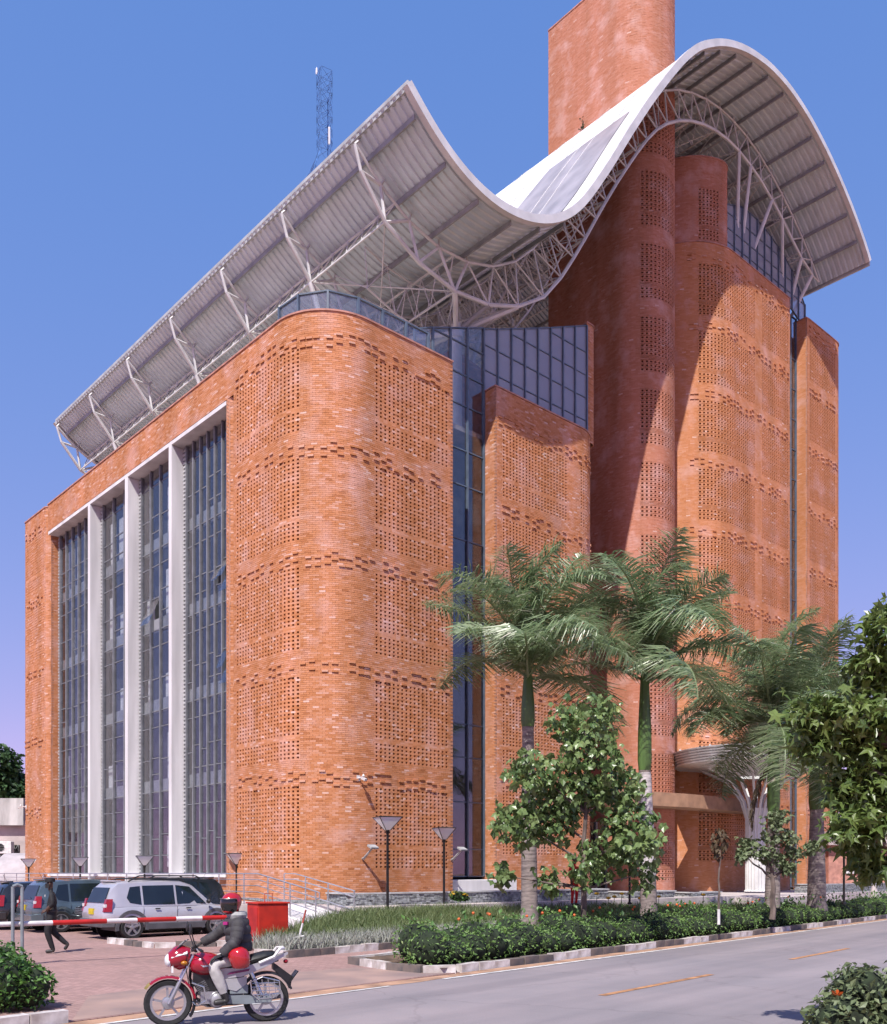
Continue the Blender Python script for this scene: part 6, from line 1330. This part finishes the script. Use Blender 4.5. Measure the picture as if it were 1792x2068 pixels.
# puffer quilting: soft rings round torso and arms
for nm, ps, rs in (('jacket_quilt', [(-.29, 0, 1.02), (-.27, 0, 1.13), (-.255, 0, 1.24), (-.245, 0, 1.33)], (.178, .186, .192, .178)),):
    for (x, y, z), r_ in zip(ps, rs):
        m = MB(); n = 20; m.loft([[(x+(r_*.93*q)*math.cos(2*PI*k/n), (r_*1.12*q)*math.sin(2*PI*k/n), z+dz) for k in range(n)] for q, dz in ((.9, -.062), (1.0, -.035), (1.015, 0), (1.0, .035), (.9, .062))], cap=False); m.build('jacket_quilt', 'jacket', rider, smooth=True)
for a, b_, r_ in (('shl', 'ell', .095), ('ell', 'wrl', .08), ('shr', 'elr', .095), ('elr', 'wrr', .075)):
    A, B = Vector(jt[a][:3]), Vector(jt[b_][:3])
    for q in (.2, .45, .7):
        c = A.lerp(B, q); d = (B-A).normalized(); rr_ = r_*(1-.18*q); m = MB(); m.tube([c-d*.055, c-d*.03, c+d*.03, c+d*.055], [rr_*.9, rr_*1.02, rr_*1.02, rr_*.9], 14, cap=False); m.build('sleeve_quilt', 'jacket', rider, smooth=True)
m = MB(); n = 18; m.loft([[(-.25+q*math.cos(2*PI*k/n), q*1.05*math.sin(2*PI*k/n), z) for k in range(n)] for q, z in ((.12, 1.39), (.14, 1.44), (.125, 1.485), (.095, 1.48))], cap=False); m.build('hood', 'hood_grey', rider, smooth=True)
m = MB(); m.box((-.10, .115, 1.335), (.035, .03, .02), rz=-.75); m.build('chest_badge', 'badge_pink', rider)
def helmet(o, c, yaw, name='helmet', visor=True):
    Rm = Matrix.Rotation(yaw, 3, 'Z'); h = link(name, None, None, o)
    m = MB(); rings = []
    prof_ = [(-.145, .085, .075, .01), (-.12, .115, .095, .02), (-.06, .135, .115, .015), (.0, .148, .125, 0), (.06, .142, .122, -.008), (.105, .11, .098, -.012), (.132, .06, .055, -.012), (.14, .01, .01, -.012)]
    for z, rx, ry, dx in prof_: rings.append([Vector(c)+Rm @ Vector((dx+rx*math.cos(2*PI*k/20), ry*math.sin(2*PI*k/20), z)) for k in range(20)])
    m.loft(rings); m.build('shell', 'helmet_red', h, smooth=True)
    if visor:
        m = MB(); rings = []
        for z, rx, ry in ((-.142, .105, .085), (-.10, .142, .117), (-.04, .160, .131), (.02, .162, .133), (.055, .152, .128)):
            rings.append([Vector(c)+Rm @ Vector((rx*math.cos(a), ry*math.sin(a), z)) for a in [R(-78+156*k/14) for k in range(15)]])
        m.loft(rings, cap=False, closed=False); m.build('visor', 'visor', h, smooth=True)
        m = MB(); m.tube([Vector(c)+Rm @ Vector((.158*math.cos(a), .133*math.sin(a), .056)) for a in [R(-75+150*k/14) for k in range(15)]], .008, 6); m.build('visor_edge', 'moto_engine', h, smooth=True)
    return h
helmet(rider, (-.175, .015, 1.60), .75)
sp_ = thing('spare_helmet', 'glossy red spare helmet resting on the rider hip', 'helmet', MO, MH); sp_.scale = (MS, MS, MS)
helmet(sp_, (-.24, .30, .90), 2.6, 'helmet_body', False)
# ---- guard, walking in black uniform
gd = thing('person', 'guard in black uniform and cap walking behind the boom barrier', 'person', (-9.28, 22.4, 0), R(200))
jt = dict(pelvis=(0, 0, .94, .13, .165), belly=(.01, 0, 1.10, .13, .165), chest=(.02, 0, 1.32, .145, .195), neckb=(.02, 0, 1.46, .07, .08), neck=(.03, 0, 1.52, .05), head=(.045, 0, 1.64, .085, .078), crown=(.04, 0, 1.70, .07),
          shl=(.01, .21, 1.42, .085), ell=(-.04, .29, 1.16, .06), wrl=(.12, .19, 1.02, .042), shr=(.01, -.21, 1.42, .085), elr=(-.06, -.29, 1.16, .06), wrr=(.04, -.24, .93, .036),
          hil=(0, .105, .90, .115), knl=(.10, .11, .52, .085), anl=(-.02, .11, .12, .06), hel=(-.05, .10, .06, .05), tol=(.14, .11, .045, .042),
          hir=(0, -.105, .90, .115), knr=(-.02, -.11, .50, .085), anr=(-.30, -.11, .22, .06), her=(-.36, -.10, .20, .05), tor=(-.27, -.10, .06, .042))
def gtag(a, b, t):
    if a in ('neck', 'head'): return 1
    if b in ('wrl', 'wrr') and t > .35: return 1
    if b in ('hel', 'her', 'tol', 'tor'): return 2
    return 0
ed2 = [(a, b) for a, b in ed if a not in ('knl', 'knr', 'cal', 'car', 'anl', 'anr', 'hel', 'her')] + [('head', 'crown'), ('knl', 'anl'), ('anl', 'hel'), ('hel', 'tol'), ('knr', 'anr'), ('anr', 'her'), ('her', 'tor')]
link('body', body_mesh('body', jt, ed2, ['uniform', 'skin', 'boot'], gtag), None, gd)
m = MB(); hand(m, (.12, .17, 1.02), (.8, -.3, -.4), (.2, .6, .6), .7, 1.0, -1); hand(m, (.04, -.24, .93), (.2, 0, -1), (0, -1, 0), .5, 1.0); m.build('hands', 'skin', gd, smooth=True)
m = MB(); n = 18; m.loft([[(.035+q*math.cos(2*PI*k/n), q*.92*math.sin(2*PI*k/n), z) for k in range(n)] for q, z in ((.108, 1.685), (.112, 1.72), (.105, 1.765), (.06, 1.785), (.005, 1.788))]); m.loft([[(.10+d_, y, 1.695+dz) for y in (-.075, -.03, .03, .075)]+[(.10+d_, y, 1.685+dz) for y in (.075, .03, -.03, -.075)] for d_, dz in ((0, 0), (.06, -.012), (.105, -.03))]); m.build('cap', 'uniform', gd, smooth=True)
m = MB(); m.loft([[(.045+.098*math.cos(a), .088*math.sin(a), z) for a in [R(-85+170*k/10) for k in range(11)]] for z in (1.54, 1.60, 1.645)], cap=False, closed=False); m.build('face_mask', 'uniform', gd, smooth=True)
for s_ in (-1, 1):
    m = MB(); m.ball((.125, s_*.032, 1.668), (.012, .014, .009), 8, 6); m.build('eye', 'boom_white', gd); m = MB(); m.ball((.04, s_*.083, 1.64), (.02, .01, .03), 8, 6); m.build('ear', 'skin', gd, smooth=True)
m = MB(); m.box((.145, .07, 1.36), (.008, .035, .025)); m.build('name_tag', 'boom_white', gd)
m = MB(); m.loft([[(.0+.128*q*math.cos(2*PI*k/18), .158*q*math.sin(2*PI*k/18), z) for k in range(18)] for q, z in ((1, .97), (1.04, .98), (1.04, 1.01), (1, 1.02))], cap=False); m.build('belt', 'boot', gd)
# ---- seated figure in red by the planter, mostly behind the young tree
q = at(1160, 1790, 32.5)
rd = thing('person', 'figure in red clothes by the planter behind the young tree', 'person', (q.x, q.y, .78), R(-60))
jt = dict(pelvis=(0, 0, .86, .10, .13), belly=(0, 0, 1.0, .10, .13), chest=(0, 0, 1.22, .11, .15), neckb=(0, 0, 1.36, .06), neck=(.01, 0, 1.42, .045), head=(.02, 0, 1.54, .08), shl=(0, .16, 1.31, .06), ell=(0, .22, 1.06, .045), wrl=(.08, .2, .88, .033), shr=(0, -.16, 1.31, .06), elr=(0, -.22, 1.06, .045), wrr=(.08, -.2, .88, .033),
          hil=(0, .09, .82, .085), knl=(.03, .09, .45, .058), anl=(0, .09, .10, .042), hel=(-.03, .09, .05, .045), tol=(.12, .1, .04, .038), hir=(0, -.09, .82, .085), knr=(.03, -.09, .45, .058), anr=(0, -.09, .10, .042), her=(-.03, -.09, .05, .045), tor=(.12, -.1, .04, .038), crown=(.015, 0, 1.6, .065))
link('body', body_mesh('body', jt, ed2, ['cloth_red', 'skin', 'boot'], gtag), None, rd)
m = MB(); m.ball((.005, 0, 1.60), (.088, .082, .075), 12, 8); m.build('hair', 'plastic_black', rd, smooth=True)
m = MB(); hand(m, (.08, .2, .88), (.2, 0, -1), (0, 1, 0), .5); hand(m, (.08, -.2, .88), (.2, 0, -1), (0, -1, 0), .5); m.build('hands', 'skin', rd, smooth=True)
# ================================================================== far left house, right kiosk
hs = thing('low_house', 'pale single storey house with flat roof and lattice window at the far left', 'house', at(0, 1763, 60)-Vector((4.5, 0, CAM_H)), 0.0)
m = MB(); m.box2((-8, 0, 0), (6.1, 8, 4.9)); m.build('wall', 'house_wall', hs)
m = MB(); m.box2((-8.3, -.5, 4.9), (6.2, 8.3, 6.6)); 
m.v = [(x, y, 4.55+(z-4.9)*1.0 if False else z) for x, y, z in m.v]
m.build('roof_fascia', 'house_stain', hs)
win = link('window', None, None, hs, (5.0, -.02, 2.95))
m = MB(); m.box((0, 0.04, 0), (.75, .05, .72)); m.build('dark_opening', 'dark_void', win)
for k in range(-5, 6):
    for sg in (-1, 1):
        x0 = k*.27; m = MB(); a = Vector((x0-.72*.55*sg, -.04, -.72)); b_ = Vector((x0+.72*.55*sg, -.04, .72)); m.tube([a, b_], .018, 4)
        m.v = [(max(-.75, min(.75, x)), y, z) for x, y, z in m.v]; m.build('lattice_bar', 'stone_cap', win)
ac = thing('air_conditioner', 'white air conditioner unit on the wall of the low house', 'air conditioner', at(8, 1712, 59.4), 0.0)
m = MB(); m.box((0, 0, 0), (.55, .22, .38)); m.build('casing', 'boom_white', ac, bevel=.03)
m = MB(); m.lathe([(.26, 0), (.26, .02), (.24, .02), (.24, 0)], (-.12, -.22, 0), 18, (0, -1, 0)); [m.tube([(-.12-.25, -.235, z), (-.12+.25, -.235, z)], .008, 4) for z in (-.15, -.05, .05, .15)]; m.build('fan_grille', 'steel_grey', ac)
aw = thing('awning', 'pale curved awning beside the low house', 'awning', at(35, 1763, 56)-Vector((0, 0, CAM_H)), 0)
m = MB(); m.loft([[(-1.2, y, z), (1.35, y, z), (1.35, y, z-.05), (-1.2, y, z-.05)] for y, z in ((1.6, 3.1), (.9, 3.05), (.2, 2.75), (-.35, 2.2), (-.6, 1.5))]); m.build('canvas', 'awning', aw, smooth=True)
for x in (-1.15, 1.3): m = MB(); m.tube([(x, .3, 0), (x, .3, 2.7)], .05, 6); m.build('post', 'steel_grey', aw)
ks = thing('ticket_kiosk', 'small orange brick kiosk with dark window at the far right', 'kiosk', at(1735, 1763, 62)-Vector((0, 0, CAM_H-.1)), .2)
m = MB(); m.box2((-2.2, 0, .4), (3.5, 3, 3.6)); m.build('wall', 'coping', ks)
m = MB(); m.box2((-2.5, -.5, 3.6), (3.8, 3.3, 4.5)); m.build('roof_band', 'house_wall', ks)
m = MB(); m.box2((-.9, -.06, 1.9), (.8, .02, 3.3)); m.build('window', 'dark_void', ks)
m = MB(); m.box2((-1.0, -.1, 1.75), (.9, .02, 1.9)); m.build('sill', 'boom_white', ks)
bl_ = thing('stone_bollard', 'pink and white tapering bollard post near the kiosk', 'bollard', at(1766, 1763, 46)-Vector((0, 0, CAM_H-.5)), 0)
m = MB(); m.lathe([(.22, 0), (.2, .35), (.1, .75), (.07, .8)], n=10); m.build('base', 'terrace', bl_); m = MB(); m.lathe([(.06, .78), (.06, 1.5), (.0, 1.55)], n=8); m.build('post', 'boom_white', bl_)
